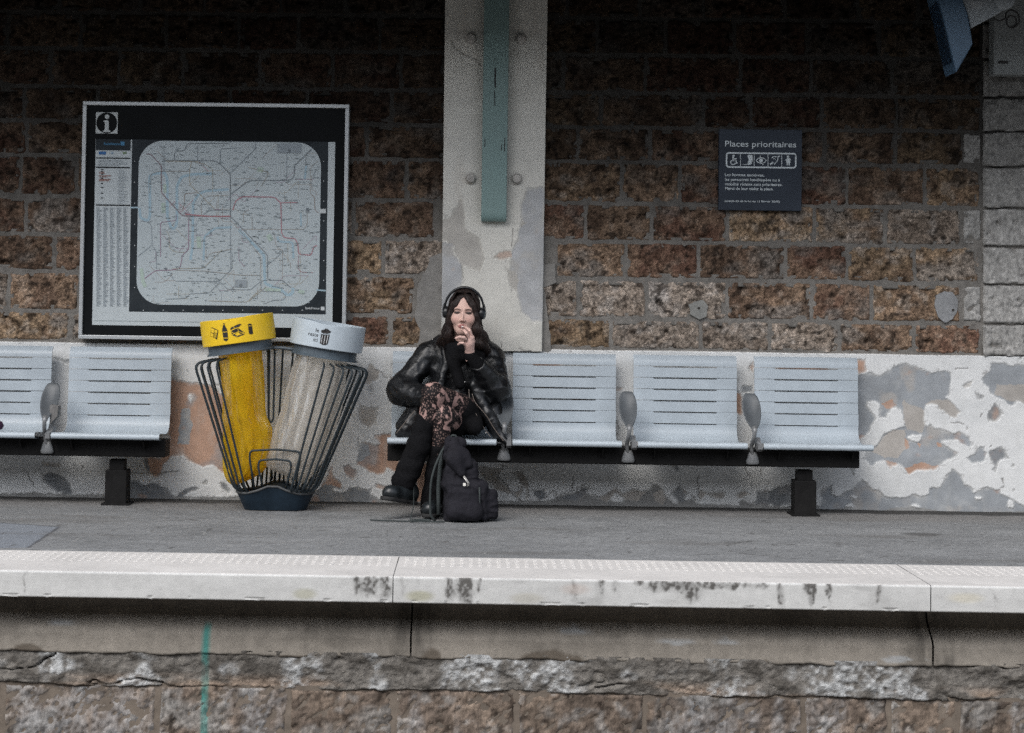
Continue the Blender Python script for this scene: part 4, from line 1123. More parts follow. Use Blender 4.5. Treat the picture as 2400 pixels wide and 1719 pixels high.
sx2 = x_at(1202, 0.7, -0.13); pitch = 0.683
right_c = [sx2 + SEAT_W / 2 + pitch * k for k in (-1, 0, 1, 2)]
arm_r = [c + SEAT_W / 2 + (pitch - SEAT_W) / 2 for c in right_c[:3]]
bench_r = make_bench('pale blue-grey slatted bench of four seats that the person sits on', right_c, arm_r, [x_at(1888, 0.1, -0.34), x_at(1035, 0.1, -0.34)], right_c[0] - SEAT_W / 2 - 0.01, x_at(2010, 0.29, -0.335))
lx = x_at(161, 0.7, -0.13)
left_c = [lx + SEAT_W / 2, lx + SEAT_W / 2 - pitch, lx + SEAT_W / 2 - 2 * pitch, lx + SEAT_W / 2 - 3 * pitch]
arm_l = [c - SEAT_W / 2 - (pitch - SEAT_W) / 2 for c in left_c[:3]]
bench_l = make_bench('pale blue-grey slatted bench below the map case, cut off by the left edge', left_c, arm_l, [x_at(271, 0.1, -0.34), left_c[3] + 0.1], left_c[3] - 0.4, x_at(391, 0.29, -0.335), broken=arm_l[0])

# a purple bag on the far left seat, almost wholly out of the picture
px = x_at(9, 0.47, -0.40)
bag = thing('purple_bag', 'dark purple rounded bag on the seat at the very left edge', 'bag', (px - 0.12, -0.36, 0.40))
mb = MB(); mb.lathe([(0.0, 0.0), (0.08, 0.0), (0.112, 0.010), (0.12, 0.028), (0.110, 0.050), (0.07, 0.064), (0.0, 0.068)], (px - 0.12, -0.40, 0.402), n=22, sy=0.7)
mb.build('pouch', material('purple_cloth', (0.045, 0.012, 0.04), rough=0.8, vary=0.3, vscale=20, bump=0.2, bscale=40), bag, True)
mb = MB(); mb.tube([(px - 0.12 + 0.07 * math.cos(a), -0.36, 0.46 + 0.06 * math.sin(a)) for a in np.linspace(0, math.pi, 10)], 0.006); mb.build('handle', bpy.data.materials['purple_cloth'], bag, True)
# ================================================================== LITTER BIN
BY = -0.405
bin_x = x_at(648, 0.4, BY)
lit = thing('litter_bin', 'wire cage twin litter bin with one yellow and one grey hood ring', 'bin', (bin_x, BY, 0))
M_WIRE = material('dark_blue_grey_wire', (0.028, 0.037, 0.043), spec=0.2, rough=0.45, vary=0.3, vscale=15, bump=0.05, bscale=100)
M_BASE = material('dark_blue_base', (0.016, 0.028, 0.042), spec=0.2, rough=0.5, vary=0.4, vscale=10, bump=0.1, bscale=60)
M_COLLAR = material('grey_blue_collar', (0.075, 0.098, 0.118), rough=0.45, vary=0.2, vscale=15)
M_YRING = material('yellow_enamel', (0.76, 0.50, 0.012), rough=0.45, vary=0.07, vscale=20, bump=0.03, bscale=80)
M_YIN = material('yellow_inside', (0.45, 0.27, 0.01), rough=0.6)
M_GRING = material('grey_enamel', (0.44, 0.50, 0.545), rough=0.42, vary=0.07, vscale=20, bump=0.03, bscale=80)
M_INK = material('black_print', (0.012, 0.010, 0.010), rough=0.6)
M_YINK = material('yellow_print', (0.74, 0.49, 0.02), rough=0.5)
M_WINK = material('white_print', (0.62, 0.64, 0.65), rough=0.5)
W3 = lambda x, y, z: (bin_x + x, BY + y, z)

def stadium(c, r, n=32):
    """plan of two half circles whose centres lie +-c from the middle"""
    out = []
    for k in range(n):
        a = 2 * math.pi * (k + 0.5) / n
        out.append((math.copysign(c, math.cos(a)) * min(1, abs(math.cos(a)) * 3) + r * math.cos(a), r * math.sin(a), a))
    return out
# base: flared foot whose rim rises towards the middle
mb = MB(); n = 48
rows = []
for t in np.linspace(0, 1, 6):
    r_ = 0.074 + 0.040 * t
    rows.append([(x, y * 1.25, t * (0.088 + 0.046 * math.exp(-(x / 0.085) ** 2))) for x, y, a in stadium(0.098, r_, n)])
inner = [(x * 0.93, y * 0.9, z - 0.003) for x, y, z in rows[-1]]
rows.append(inner); rows.append([(x * 0.9, y * 0.8, z * 0.5) for x, y, z in rows[-1]])
V_ = [W3(*p) for rw in rows for p in rw]
F_ = [[i * n + k, i * n + (k + 1) % n, (i + 1) * n + (k + 1) % n, (i + 1) * n + k] for i in range(len(rows) - 1) for k in range(n)] + [[(len(rows) - 1) * n + k for k in range(n)]]
mb.add(V_, F_); mb.build('base', M_BASE, lit, 'auto')
def rim_z(x): return 0.088 + 0.046 * math.exp(-(x / 0.085) ** 2)
mb = MB(); P = [W3(x * 1.01, y * 1.27, rim_z(x) + 0.004) for x, y, a in stadium(0.098, 0.112, n)]
mb.tube(P + P[:1], 0.007, n=6, caps=False); mb.build('rim', material('worn_rim', (0.055, 0.058, 0.06), rough=0.6, vary=0.4, vscale=40), lit, True)
# cage rods
TOPC, TOPR, ZT = 0.205, 0.258, 0.815
for side in (-1, 1):
    TOPC = 0.205 if side < 0 else 0.252
    for th in ((0, 22, -22, 38, -38, 52, -52, 66, -66) if side < 0 else (12, -12, 30, -30, 45, -45, 58, -58, 71, -71, -84)):
        ca, sa = math.cos(R(th)), math.sin(R(th))
        tilt = lambda x: 0.14 * (abs(x) - TOPC) + (0.02 if side > 0 else -0.008)                     # the hoops fall outwards with the hoods
        x_in, y_in = side * (TOPC + 0.155 * ca), 0.155 * sa
        x_out, y_out = side * (TOPC + TOPR * ca), TOPR * sa
        xb, yb = side * (0.088 + 0.150 * ca), 0.150 * sa * 1.15
        xe, ye = side * (0.090 + 0.108 * ca), 0.108 * sa * 1.2
        pts = [(x_in, y_in, ZT + 0.012 - tilt(x_in) * 0.9), (x_out, y_out, ZT - tilt(x_out) * 0.9), (xb, yb, 0.125), (xe, ye, rim_z(xe) + 0.002)]
        mb = MB(); mb.tube([W3(*p) for p in round_path(pts, 0.045, 5)], 0.0062, n=7)
        mb.build('rod', M_WIRE, lit, True)
# rear and centre wires: hoops hanging from the bridge, arches rising from the foot, short comb at the back
def wire(pts, r=0.006, round_=0.04):
    mb = MB(); mb.tube([W3(*p) for p in round_path(pts, round_, 5)], r, n=7); mb.build('rod', M_WIRE, lit, True)
zz = lambda v, y: at_y(640, v, BY + y)[2]
def fx(u, y, z=0.5): return x_at(420 + u / 3.124, z, BY + y) - bin_x
zbr = zz(700 + 366 / 3.124, 0.0)
wire([(fx(628, .02), 0.02, zbr), (fx(652, .02), 0.02, zbr - 0.01), (fx(655, .02), 0.02, zz(983, .02)), (fx(672, .02), 0.02, zz(992, .02)), (fx(690, .02), 0.02, zz(983, .02)), (fx(692, .02), 0.02, zbr - 0.008), (fx(668, .02), 0.02, zbr + 0.002)], 0.006, 0.012)
wire([(fx(715, .10), 0.10, zbr + 0.004), (fx(752, .10), 0.10, zbr - 0.003), (fx(728, .12), 0.12, 0.42), (fx(705, .14), 0.14, 0.14)], 0.006, 0.02)
wire([(fx(815, .10), 0.10, zbr + 0.0), (fx(826, .10), 0.10, zbr - 0.012), (fx(790, .12), 0.12, 0.42), (fx(740, .14), 0.14, 0.14)], 0.006, 0.02)
wire([(fx(630, .20), 0.16, zbr - 0.005), (fx(648, .20), 0.16, zbr - 0.02), (fx(660, .18), 0.16, 0.42), (fx(690, .16), 0.15, 0.14)], 0.006, 0.02)
for u0, u1, vt in ((520, 890, 1110), (585, 825, 1180)):
    y = -0.135
    zt = zz(700 + vt / 3.124, y)
    wire([(fx(u0 + 38, y), y + 0.01, 0.12), (fx(u0, y), y, zt - 0.045), (fx(u0 + 3, y), y, zt - 0.006), (fx((u0 + u1) / 2, y), y, zt + 0.004), (fx(u1 - 3, y), y, zt - 0.006), (fx(u1, y), y, zt - 0.045), (fx(u1 - 38, y), y + 0.01, 0.12)], 0.006, 0.035)
for u in range(545, 880, 33):
    wire([(fx(u, .14), 0.135, 0.10), (fx(u + (712 - u) * 0.1, .14), 0.15, 0.235)], 0.0058, 0.01)
mb = MB(); mb.tube([W3(x * 1.0, 0.14, 0.23 - 0.25 * x * x) for x in np.linspace(-0.19, 0.19, 12)], 0.007); mb.build('rod', M_WIRE, lit, True)
# bridge joining the two collars
mb = MB(); mb.tube([W3(x, -0.005, zbr + 0.006 - 0.10 * abs(x)) for x in np.linspace(-0.13, 0.13, 12)], 0.009); mb.build('bridge', M_COLLAR, lit, True)

# hoods
RING_R, RING_H = 0.202, 0.143
def hood(side, mat, mat_in, name):
    tilt = R(8.4) * side
    c = np.array(at_y(420 + (431 if side < 0 else 1088) / 3.124, 700 + (232 if side < 0 else 268) / 3.124, BY))
    q = Matrix.Rotation(tilt, 3, 'Y')
    T = lambda x, y, z: tuple(np.array(q @ Vector((x, y, z))) + c)
    n = 56
    def rim(a, base):            # the front lip dips a little in the middle
        f = max(0.0, -math.sin(a)); dx = math.cos(a)
        return base - 0.012 * math.exp(-((dx - 0.05 * side) / 0.38) ** 2) * (1 if f > 0.2 else 0)
    rows = []
    for r_, z in ((RING_R - 0.004, -RING_H / 2), (RING_R, -RING_H / 2 + 0.003), (RING_R + 0.001, 0), (RING_R, RING_H / 2 - 0.003), (RING_R - 0.003, RING_H / 2)):
        rows.append([(r_ * math.cos(2 * math.pi * k / n), r_ * math.sin(2 * math.pi * k / n), rim(2 * math.pi * k / n, z) if z > 0.01 else z) for k in range(n)])
    rows.append([((RING_R - 0.008) * math.cos(2 * math.pi * k / n), (RING_R - 0.008) * math.sin(2 * math.pi * k / n), rim(2 * math.pi * k / n, RING_H / 2 - 0.003)) for k in range(n)])
    rows.append([((RING_R - 0.010) * math.cos(2 * math.pi * k / n), (RING_R - 0.010) * math.sin(2 * math.pi * k / n), -RING_H / 2) for k in range(n)])
    mb = MB()
    mb.add([T(*p) for rw in rows for p in rw], [[i * n + k, i * n + (k + 1) % n, (i + 1) * n + (k + 1) % n, (i + 1) * n + k] for i in range(len(rows) - 1) for k in range(n)])
    o = mb.build(name, mat, lit, 'auto')
    # collar below it
    mb = MB(); rr = 0.176
    prof = [(rr, -RING_H / 2 + 0.012), (rr, -RING_H / 2 - 0.042), (rr + 0.010, -RING_H / 2 - 0.047), (rr + 0.010, -RING_H / 2 - 0.053), (rr - 0.012, -RING_H / 2 - 0.053), (rr - 0.012, -RING_H / 2 + 0.012)]
    V_ = [T(p[0] * math.cos(2 * math.pi * k / 48), p[0] * math.sin(2 * math.pi * k / 48), p[1]) for p in prof for k in range(48)]
    mb.add(V_, [[i * 48 + k, i * 48 + (k + 1) % 48, (i + 1) * 48 + (k + 1) % 48, (i + 1) * 48 + k] for i in range(5) for k in range(48)])
    mb.build('collar', M_COLLAR, lit, 'auto')
    return T, c, o
def on_ring(T, off=0.0022):
    """2-D picture coordinates (m, centred on the front) bent round the hood"""
    def f(a, b, d=0.0):
        ang = -math.pi / 2 + a / RING_R
        return T((RING_R + off + d) * math.cos(ang), (RING_R + off + d) * math.sin(ang), b)
    return f
def flat_print(name, polys, to3, mat, parent, off=0.0):
    mb = MB()
    for p in polys:
        mb.add([to3(a, b, off) for a, b in p], [list(range(len(p)))])
    return mb.build(name, mat, parent, normals=False)
def flat_text(name, items, to3, mat, parent, off=0.0):
    mb = MB()
    for body, size, x, y, al, bold in items:
        V_, F_ = text_mesh(body, size, al, bold)
        mb.add([to3(a + x, b + y, off) for a, b in V_], F_)
    return mb.build(name, mat, parent, normals=False)

TY, cy_, ring_y = hood(-1, M_YRING, M_YIN, 'yellow_hood')
TG, cg_, ring_g = hood(1, M_GRING, M_GRING, 'grey_hood')
ring_y['label'] = 'yellow hood ring with black packaging symbols'; ring_g['label'] = 'pale grey hood ring reading le reste ici'
# pictograms measured on an enlarged detail (9.02 px per photo pixel), turned upright
def pic(side, u0, v0, ang):
    k = 1.0 / (9.02 * F_PX / (BY - 0.2 - CAM[1]))
    ca, sa = math.cos(ang), math.sin(ang)
    def f(pts):
        out = []
        for u, v in pts:
            a, b = (u - u0) * k, -(v - v0) * k
            out.append((a * ca - b * sa, a * sa + b * ca))
        return out
    return f
fy = on_ring(TY); fg = on_ring(TG)
py_ = pic(-1, 965, 500, R(-7.5)); pg_ = pic(1, 985, 585, R(9.2))
sub = lambda *a: stroke(*a)
newsp = [py_([(455,430),(640,490),(605,690),(420,620)])]
bottle = [py_([(748,345),(792,345),(786,385),(752,385)]), py_([(752,385),(786,385),(830,455),(845,500),(862,660),(855,700),(815,720),(765,705),(745,600),(727,490),(735,450)])]
boxp = [py_([(905,470),(925,430),(1110,350),(1155,380),(1120,385),(1095,420),(985,450),(915,490)]), py_([(920,510),(1065,440),(1215,545),(1195,585),(1050,640),(945,590)])]
canp = [py_([(1275,370),(1300,355),(1345,350),(1372,375),(1392,560),(1350,578),(1305,572)])]
flat_print('newspaper_print', newsp, fy, M_INK, ring_y); flat_print('bottle_print', bottle, fy, M_INK, ring_y); flat_print('box_print', boxp, fy, M_INK, ring_y); flat_print('can_print', canp, fy, M_INK, ring_y)
yl = [py_([(462,447),(545,474),(522,560),(447,540)]), py_([(443,552),(518,572),(508,645),(433,615)]), py_([(556,477),(625,498),(612,560),(540,540)])] + [py_([(540 - i * 3, 552 + i * 17),(606 - i * 3, 570 + i * 17),(604 - i * 3, 578 + i * 17),(538 - i * 3, 560 + i * 17)]) for i in range(6)]
yl += [py_(q) for q in ([(740,528),(835,518),(836,530),(741,540)], [(755,655),(860,650),(861,662),(757,667)], [(752,372),(788,372),(786,380),(752,380)])]
for s_ in ([(1065,440),(1080,520),(940,590)], [(1080,520),(1200,550)], [(925,520),(1050,600),(1215,550)], [(1050,600),(1050,640)], [(985,410),(992,450)], [(1280,402),(1370,396)]):
    yl += [py_([tuple(x) for x in q]) for q in stroke(s_, 11)]
flat_print('print_lines', yl, fy, M_YINK, ring_y, 0.0012)
flat_print('waste_bin_print', [pg_([(912,470),(985,455),(1060,458),(1112,490),(1108,525),(1050,545),(960,540),(912,512)]), pg_([(912,545),(960,560),(1050,565),(1095,560),(1050,760),(1000,782),(940,778),(885,740)])] + [pg_([tuple(x) for x in q]) for q in stroke([(990,465),(992,442),(1040,442),(1052,455),(1050,478)], 13)], fg, M_INK, ring_g)
flat_print('print_lines', [pg_([tuple(x) for x in q]) for s_ in ([(940,575),(918,735)], [(995,580),(968,755)], [(1055,575),(1020,748)]) for q in stroke(s_, 10)], fg, M_WINK, ring_g, 0.0012)
tx = pg_([(862, 515), (850, 612), (835, 715)])
flat_text('lettering', [('le', 0.030, tx[0][0], tx[0][1], 'RIGHT', 0.0), ('reste', 0.030, tx[1][0], tx[1][1], 'RIGHT', 0.0), ('ici', 0.030, tx[2][0], tx[2][1], 'RIGHT', 0.0)], fg, M_INK, ring_g)

# plastic sacks
def film(name, color, alpha_open, rough, sheen):
    m = bpy.data.materials.new(name); m.use_nodes = True; nt = m.node_tree; nt.nodes.clear()
    out = N(nt, 'ShaderNodeOutputMaterial')
    tr = N(nt, 'ShaderNodeBsdfTransparent'); tr.inputs[0].default_value = (*[min(1, c * 1.15 + 0.1) for c in color], 1)
    df = N(nt, 'ShaderNodeBsdfDiffuse'); df.inputs[0].default_value = (*color, 1)
    tl = N(nt, 'ShaderNodeBsdfTranslucent'); tl.inputs[0].default_value = (*color, 1)
    gl = N(nt, 'ShaderNodeBsdfGlossy'); gl.inputs[0].default_value = (1, 1, 1, 1); gl.inputs['Roughness'].default_value = rough
    m1 = N(nt, 'ShaderNodeMixShader'); m1.inputs[0].default_value = 0.5
    m2 = N(nt, 'ShaderNodeMixShader'); m3 = N(nt, 'ShaderNodeMixShader')
    lw = N(nt, 'ShaderNodeLayerWeight'); lw.inputs[0].default_value = 0.35
    mr = N(nt, 'ShaderNodeMapRange'); mr.inputs['To Min'].default_value = alpha_open; mr.inputs['To Max'].default_value = alpha_open * 0.25
    nt.links.new(lw.outputs['Facing'], mr.inputs['Value'])
    nz = N(nt, 'ShaderNodeTexNoise'); nz.inputs['Scale'].default_value = 10; nz.inputs['Detail'].default_value = 3
    tc = N(nt, 'ShaderNodeTexCoord'); mp = N(nt, 'ShaderNodeMapping'); mp.inputs['Scale'].default_value = (1.6, 1.6, 0.42)
    nt.links.new(tc.outputs['Object'], mp.inputs[0]); nt.links.new(mp.outputs[0], nz.inputs['Vector'])
    bp_ = N(nt, 'ShaderNodeBump'); bp_.inputs['Strength'].default_value = 0.8; bp_.inputs['Distance'].default_value = 0.012
    nt.links.new(nz.outputs['Fac'], bp_.inputs['Height'])
    cr_ = N(nt, 'ShaderNodeMix', data_type='RGBA'); cr_.inputs[6].default_value = (*[c * f_ for c, f_ in zip(color, (0.85, 0.74, 0.6) if color[2] < .3 else (0.82, 0.81, 0.79))], 1); cr_.inputs[7].default_value = (*[min(1, c * 1.1) for c in color], 1)
    mr2 = N(nt, 'ShaderNodeMapRange'); mr2.inputs['From Min'].default_value = 0.32; mr2.inputs['From Max'].default_value = 0.62
    nz2 = N(nt, 'ShaderNodeTexNoise'); nz2.inputs['Scale'].default_value = 6; nz2.inputs['Detail'].default_value = 3
    nt.links.new(mp.outputs[0], nz2.inputs['Vector']); nt.links.new(nz2.outputs['Fac'], mr2.inputs['Value']); nt.links.new(mr2.outputs[0], cr_.inputs[0])
    nt.links.new(cr_.outputs[2], df.inputs[0]); nt.links.new(cr_.outputs[2], tl.inputs[0])
    for s_ in (df, tl, gl): nt.links.new(bp_.outputs[0], s_.inputs['Normal'])
    nt.links.new(df.outputs[0], m1.inputs[1]); nt.links.new(tl.outputs[0], m1.inputs[2])
    nt.links.new(mr.outputs[0], m2.inputs[0]); nt.links.new(m1.outputs[0], m2.inputs[1]); nt.links.new(tr.outputs[0], m2.inputs[2])
    fr = N(nt, 'ShaderNodeFresnel'); fr.inputs[0].default_value = 1.4
    ml = N(nt, 'ShaderNodeMath', operation='MULTIPLY'); ml.inputs[1].default_value = sheen
    mn_ = N(nt, 'ShaderNodeMath', operation='MINIMUM'); mn_.inputs[1].default_value = 0.14
    nt.links.new(fr.outputs[0], ml.inputs[0]); nt.links.new(ml.outputs[0], mn_.inputs[0]); nt.links.new(mn_.outputs[0], m3.inputs[0])
    nt.links.new(m2.outputs[0], m3.inputs[1]); nt.links.new(gl.outputs[0], m3.inputs[2])
    nt.links.new(m3.outputs[0], out.inputs[0])
    return m
M_YFILM = film('yellow_film', (0.80, 0.58, 0.03), 0.42, 0.16, 0.6)
M_CFILM = film('clear_film', (0.72, 0.70, 0.665), 0.62, 0.15, 0.7)
def sack(edges, mat, label, seed, ydep=0.15):
    """edges: rows of (left u, right u, v) on the enlarged detail, from the collar down to the foot"""
    n = 72
    rows = []
    vs_ = [e[2] for e in edges]
    for v in np.linspace(vs_[0], vs_[-1], 46):
        l = np.interp(v, vs_, [e[0] for e in edges]); r_ = np.interp(v, vs_, [e[1] for e in edges])
        dp = np.interp(v, vs_, [e[3] for e in edges])
        pl = at_y(420 + l / 3.124, 700 + v / 3.124, BY); pr = at_y(420 + r_ / 3.124, 700 + v / 3.124, BY)
        cx, hw, z = (pl[0] + pr[0]) / 2, (pr[0] - pl[0]) / 2, (pl[2] + pr[2]) / 2
        row = []
        t = (v - vs_[0]) / (vs_[-1] - vs_[0])
        for k in range(n):
            a = 2 * math.pi * k / n
            f = 1 + 0.05 * (1 - 3 * abs(float(vnoise(math.cos(a) * 5 + seed, math.sin(a) * 5, t * 1.2, seed=seed + 5)))) + 0.10 * float(vnoise(math.cos(a) * 3.2 + seed, math.sin(a) * 3.2, t * 1.6, seed=seed)) + 0.07 * float(vnoise(math.cos(a) * 8 + seed, math.sin(a) * 8, t * 2.5, seed=seed + 1)) + (0.02 + 0.06 * t) * float(vnoise(math.cos(a) * 11, math.sin(a) * 11, t * 14, seed=seed + 2))
            row.append((cx + hw * math.cos(a) * (0.97 + (f - 1) * 0.5), BY + dp * math.sin(a) * f - 0.0, z + 0.006 * float(vnoise(a * 2, t * 6, seed=seed + 3)) * (1 if t > 0.1 else 0)))
        rows.append(row)
    mb = MB()
    V_ = [p for rw in rows for p in rw]
    F_ = [[i * n + k, i * n + (k + 1) % n, (i + 1) * n + (k + 1) % n, (i + 1) * n + k] for i in range(len(rows) - 1) for k in range(n)]
    b = rows[-1]; cen = np.mean(np.array(b), 0)
    m0 = len(V_); V_.append(tuple(cen - np.array((0, 0, 0.008))))
    F_ += [[(len(rows) - 1) * n + k, (len(rows) - 1) * n + (k + 1) % n, m0] for k in range(n)]
    mb.add(V_, F_)
    me = bpy.data.meshes.new('plastic_sack'); me.from_pydata(mb.V, [], mb.F); me.polygons.foreach_set('use_smooth', np.ones(len(me.polygons), dtype=bool))
    o = link('plastic_sack', me, mat)
    return tag(o, label, 'sack', 'plastic sacks hanging in the litter bin')
sack([(270, 615, 365, .13), (282, 618, 420, .135), (300, 632, 560, .14), (312, 634, 750, .14), (312, 640, 860, .14), (312, 690, 950, .13), (315, 690, 1080, .12), (315, 660, 1180, .11), (316, 640, 1240, .10), (330, 560, 1300, .085), (350, 480, 1340, .06), (372, 420, 1358, .03)], M_YFILM, 'translucent yellow plastic sack hanging in the litter bin', 41)
sack([(860, 1240, 395, .135), (850, 1238, 440, .14), (800, 1225, 600, .14), (750, 1195, 800, .14), (690, 1150, 960, .13), (655, 1105, 1080, .125), (620, 1065, 1180, .11), (640, 1020, 1240, .10), (760, 985, 1290, .08), (850, 950, 1325, .05), (880, 925, 1340, .02)], M_CFILM, 'clear whitish plastic sack hanging in the litter bin', 47)
# ================================================================== MAP CASE, SIGN, SCREEN
M_ALU = material('anodised_aluminium', (0.46, 0.48, 0.49), rough=0.4, metal=0.35, vary=0.08, vscale=10)
M_BLACKP = material('black_panel', (0.006, 0.007, 0.008), spec=0.1, rough=0.6, vary=0.3, vscale=5)
M_PAPER = material('poster_paper', (0.46, 0.505, 0.52), rough=0.55, vary=0.05, vscale=6)
zM = zoom(150, 200, 2.537)
MY = -0.075
c4 = [at_y(*zM([p])[0], MY) for p in ((110, 95), (1698, 115), (88, 1508), (1672, 1530))]
mx0, mx1 = (c4[0][0] + c4[2][0]) / 2, (c4[1][0] + c4[3][0]) / 2
mz1, mz0 = (c4[0][2] + c4[1][2]) / 2, (c4[2][2] + c4[3][2]) / 2
case = thing('map_case', 'large framed transit map on a black panel, fixed to the stone wall', 'map', ((mx0 + mx1) / 2, 0, mz0))
fw = 0.022
for nm, b in (('frame_rail', (mx0, mx1, mz1 - fw, mz1)), ('frame_rail', (mx0, mx1, mz0, mz0 + fw)), ('frame_rail', (mx0, mx0 + fw, mz0 + fw, mz1 - fw)), ('frame_rail', (mx1 - fw, mx1, mz0 + fw, mz1 - fw))):
    mb = MB(); mb.box(b[0], b[1], MY - 0.004, -0.004, b[2], b[3], bev=0.003); mb.build(nm, M_ALU, case)
mb = MB(); mb.box(mx0 + 0.01, mx1 - 0.01, MY + 0.012, -0.01, mz0 + 0.01, mz1 - 0.01); mb.build('back_panel', M_BLACKP, case)
PY = MY + 0.010
def m2(pts):      # measured points on the case -> (x, z), squared up to the frame
    out = []
    for u, v in pts:
        p = at_y(*zM([(u, v)])[0], PY); out.append((p[0], p[2]))
    return out
def flat(a, b, d=0.0): return (a, PY - d, b)
def rect(u0, v0, u1, v1):
    a = m2([((u0 + 0), (v0 + v1) / 2), (u1, (v0 + v1) / 2), ((u0 + u1) / 2, v0), ((u0 + u1) / 2, v1)])
    return [(a[0][0], a[2][1]), (a[1][0], a[2][1]), (a[1][0], a[3][1]), (a[0][0], a[3][1])]
mb = MB(); r_ = rect(178, 330, 1604, 1436); mb.box(r_[0][0], r_[1][0], PY - 0.001, MY + 0.0115, r_[2][1], r_[0][1]); sheet = mb.build('poster', M_PAPER, case)
def ink(name, c): 
    return bpy.data.materials.get(name) or material(name, c, rough=0.6, spec=0.2)
K_DARK = material('print_dark', (0.016, 0.021, 0.026), spec=0.15, rough=0.6, vary=0.4, vscale=9, vcolor=(0.055, 0.065, 0.072))
a = rect(396, 330, 1564, 1355); flat_print('map_border', [a], flat, K_DARK, sheet, 0.002)
q = rect(438, 336, 1523, 1311)
rr_ = rrect(q[0][0], q[2][1], q[1][0], q[0][1], 0.14, 10)
flat_print('map_field', [rr_], flat, material('map_paper', (0.425, 0.48, 0.50), rough=0.5, vary=0.04, vscale=8), sheet, 0.003)
# lines of the network, as measured
LINES = [
 ('grey', 6, [(990,780),(990,530),(930,470),(895,450),(590,448)]), ('grey', 6, [(990,650),(1100,568),(1350,565),(1370,540),(1370,480),(1475,380)]), ('grey', 5, [(990,780),(1210,1010),(1212,1160),(1300,1160),(1350,1205)]), ('grey', 5, [(655,448),(660,395),(720,390),(732,348),(985,346),(1000,330)]),
 ('slate', 4, [(930,470),(930,380),(1030,374)]), ('slate', 4, [(990,525),(1138,380),(1138,336)]), ('slate', 4, [(795,448),(795,360)]), ('slate', 4, [(1325,562),(1325,400)]),
 ('maroon', 7, [(490,410),(515,410),(580,480),(580,640),(705,778),(990,782)]), ('red', 8, [(720,768),(860,780),(990,780)]), ('rose', 7, [(1005,745),(1020,690),(1060,664),(1250,666),(1290,700),(1294,880),(1310,908),(1375,912),(1392,950),(1395,1005),(1470,1012),(1485,960),(1505,955)]), ('rose', 6, [(1285,700),(1390,698)]),
 ('plum', 5, [(742,785),(742,975),(705,1010),(690,1090),(640,1100),(545,1102),(480,1150)]), ('plum', 4, [(668,770),(670,805),(575,816),(575,1020)]), ('brown', 4, [(700,745),(715,720),(718,645),(790,640)]), ('ochre', 4, [(590,452),(800,455)]), ('ochre', 4, [(760,455),(748,500),(748,590),(900,740)]),
 ('ochre', 3, [(885,640),(885,500),(840,470),(780,460)]), ('tan', 3, [(1060,858),(1430,858),(1448,820),(1446,740)]), ('tan', 3, [(1245,870),(1260,950),(1345,1050),(1348,1090)]), ('tan', 3, [(990,800),(1060,880),(1170,1020),(1170,1200)]), ('tan', 3, [(820,790),(816,700),(850,660),(985,655)]),
 ('slate', 3, [(440,1020),(525,950),(520,830),(500,812),(455,808)]), ('slate', 3, [(525,950),(550,990),(550,1090)]), ('slate', 3, [(630,1110),(655,1165),(920,1168),(1000,1090),(1000,1000)]), ('slate', 3, [(930,1170),(975,1215),(1110,1217),(1165,1170)]), ('slate', 3, [(605,1272),(725,1268),(748,1240),(860,1238),(930,1168)]),
 ('slate', 3, [(990,785),(992,1100)]), ('ochre', 3, [(860,1282),(1090,1290),(1170,1210)]), ('ochre', 3, [(640,1092),(830,1088),(940,980)]), ('ochre', 3, [(1175,600),(1220,520),(1100,490)]), ('slate', 3, [(1170,1160),(1172,1225),(1290,1228),(1320,1250),(1310,1275),(1240,1280),(1185,1302)]), ('slate', 3, [(1210,1160),(1180,1160),(1165,1190)]),
 ('brown', 4, [(1470,650),(1490,665),(1492,745),(1515,760)]), ('tan', 3, [(1465,650),(1465,490),(1510,450)]), ('rose', 3, [(1395,1010),(1392,1090),(1410,1112),(1480,1115)]), ('slate', 3, [(1500,500),(1480,550),(1530,552)]), ('tan', 3, [(510,640),(515,530),(560,512),(745,512)]), ('slate', 3, [(560,350),(595,385),(595,520)]),
 ('ochre', 3, [(610,870),(625,885),(628,970),(660,992),(720,994)]), ('tan', 3, [(845,975),(845,1040),(870,1000),(1000,975)]), ('plum', 3, [(1040,960),(1040,1040),(1075,1080)]), ('slate', 3, [(830,770),(870,742),(985,745)]), ('rose', 3, [(930,790),(985,795)]), ('tan', 3, [(660,1100),(840,1105),(1060,1130),(1170,1130)]), ('ochre', 3, [(1100,1285),(1200,1200)]),
 ('slate', 3, [(980,715),(960,715),(960,722)]), ('plum', 4, [(715,760),(750,760),(750,785)]), ('plum', 4, [(900,740),(930,740)]), ('tan', 3, [(1120,860),(1118,780)]), ('slate', 3, [(1200,1080),(1290,1000)]), ('tan', 3, [(1070,820),(1065,760),(1100,740)]),
]
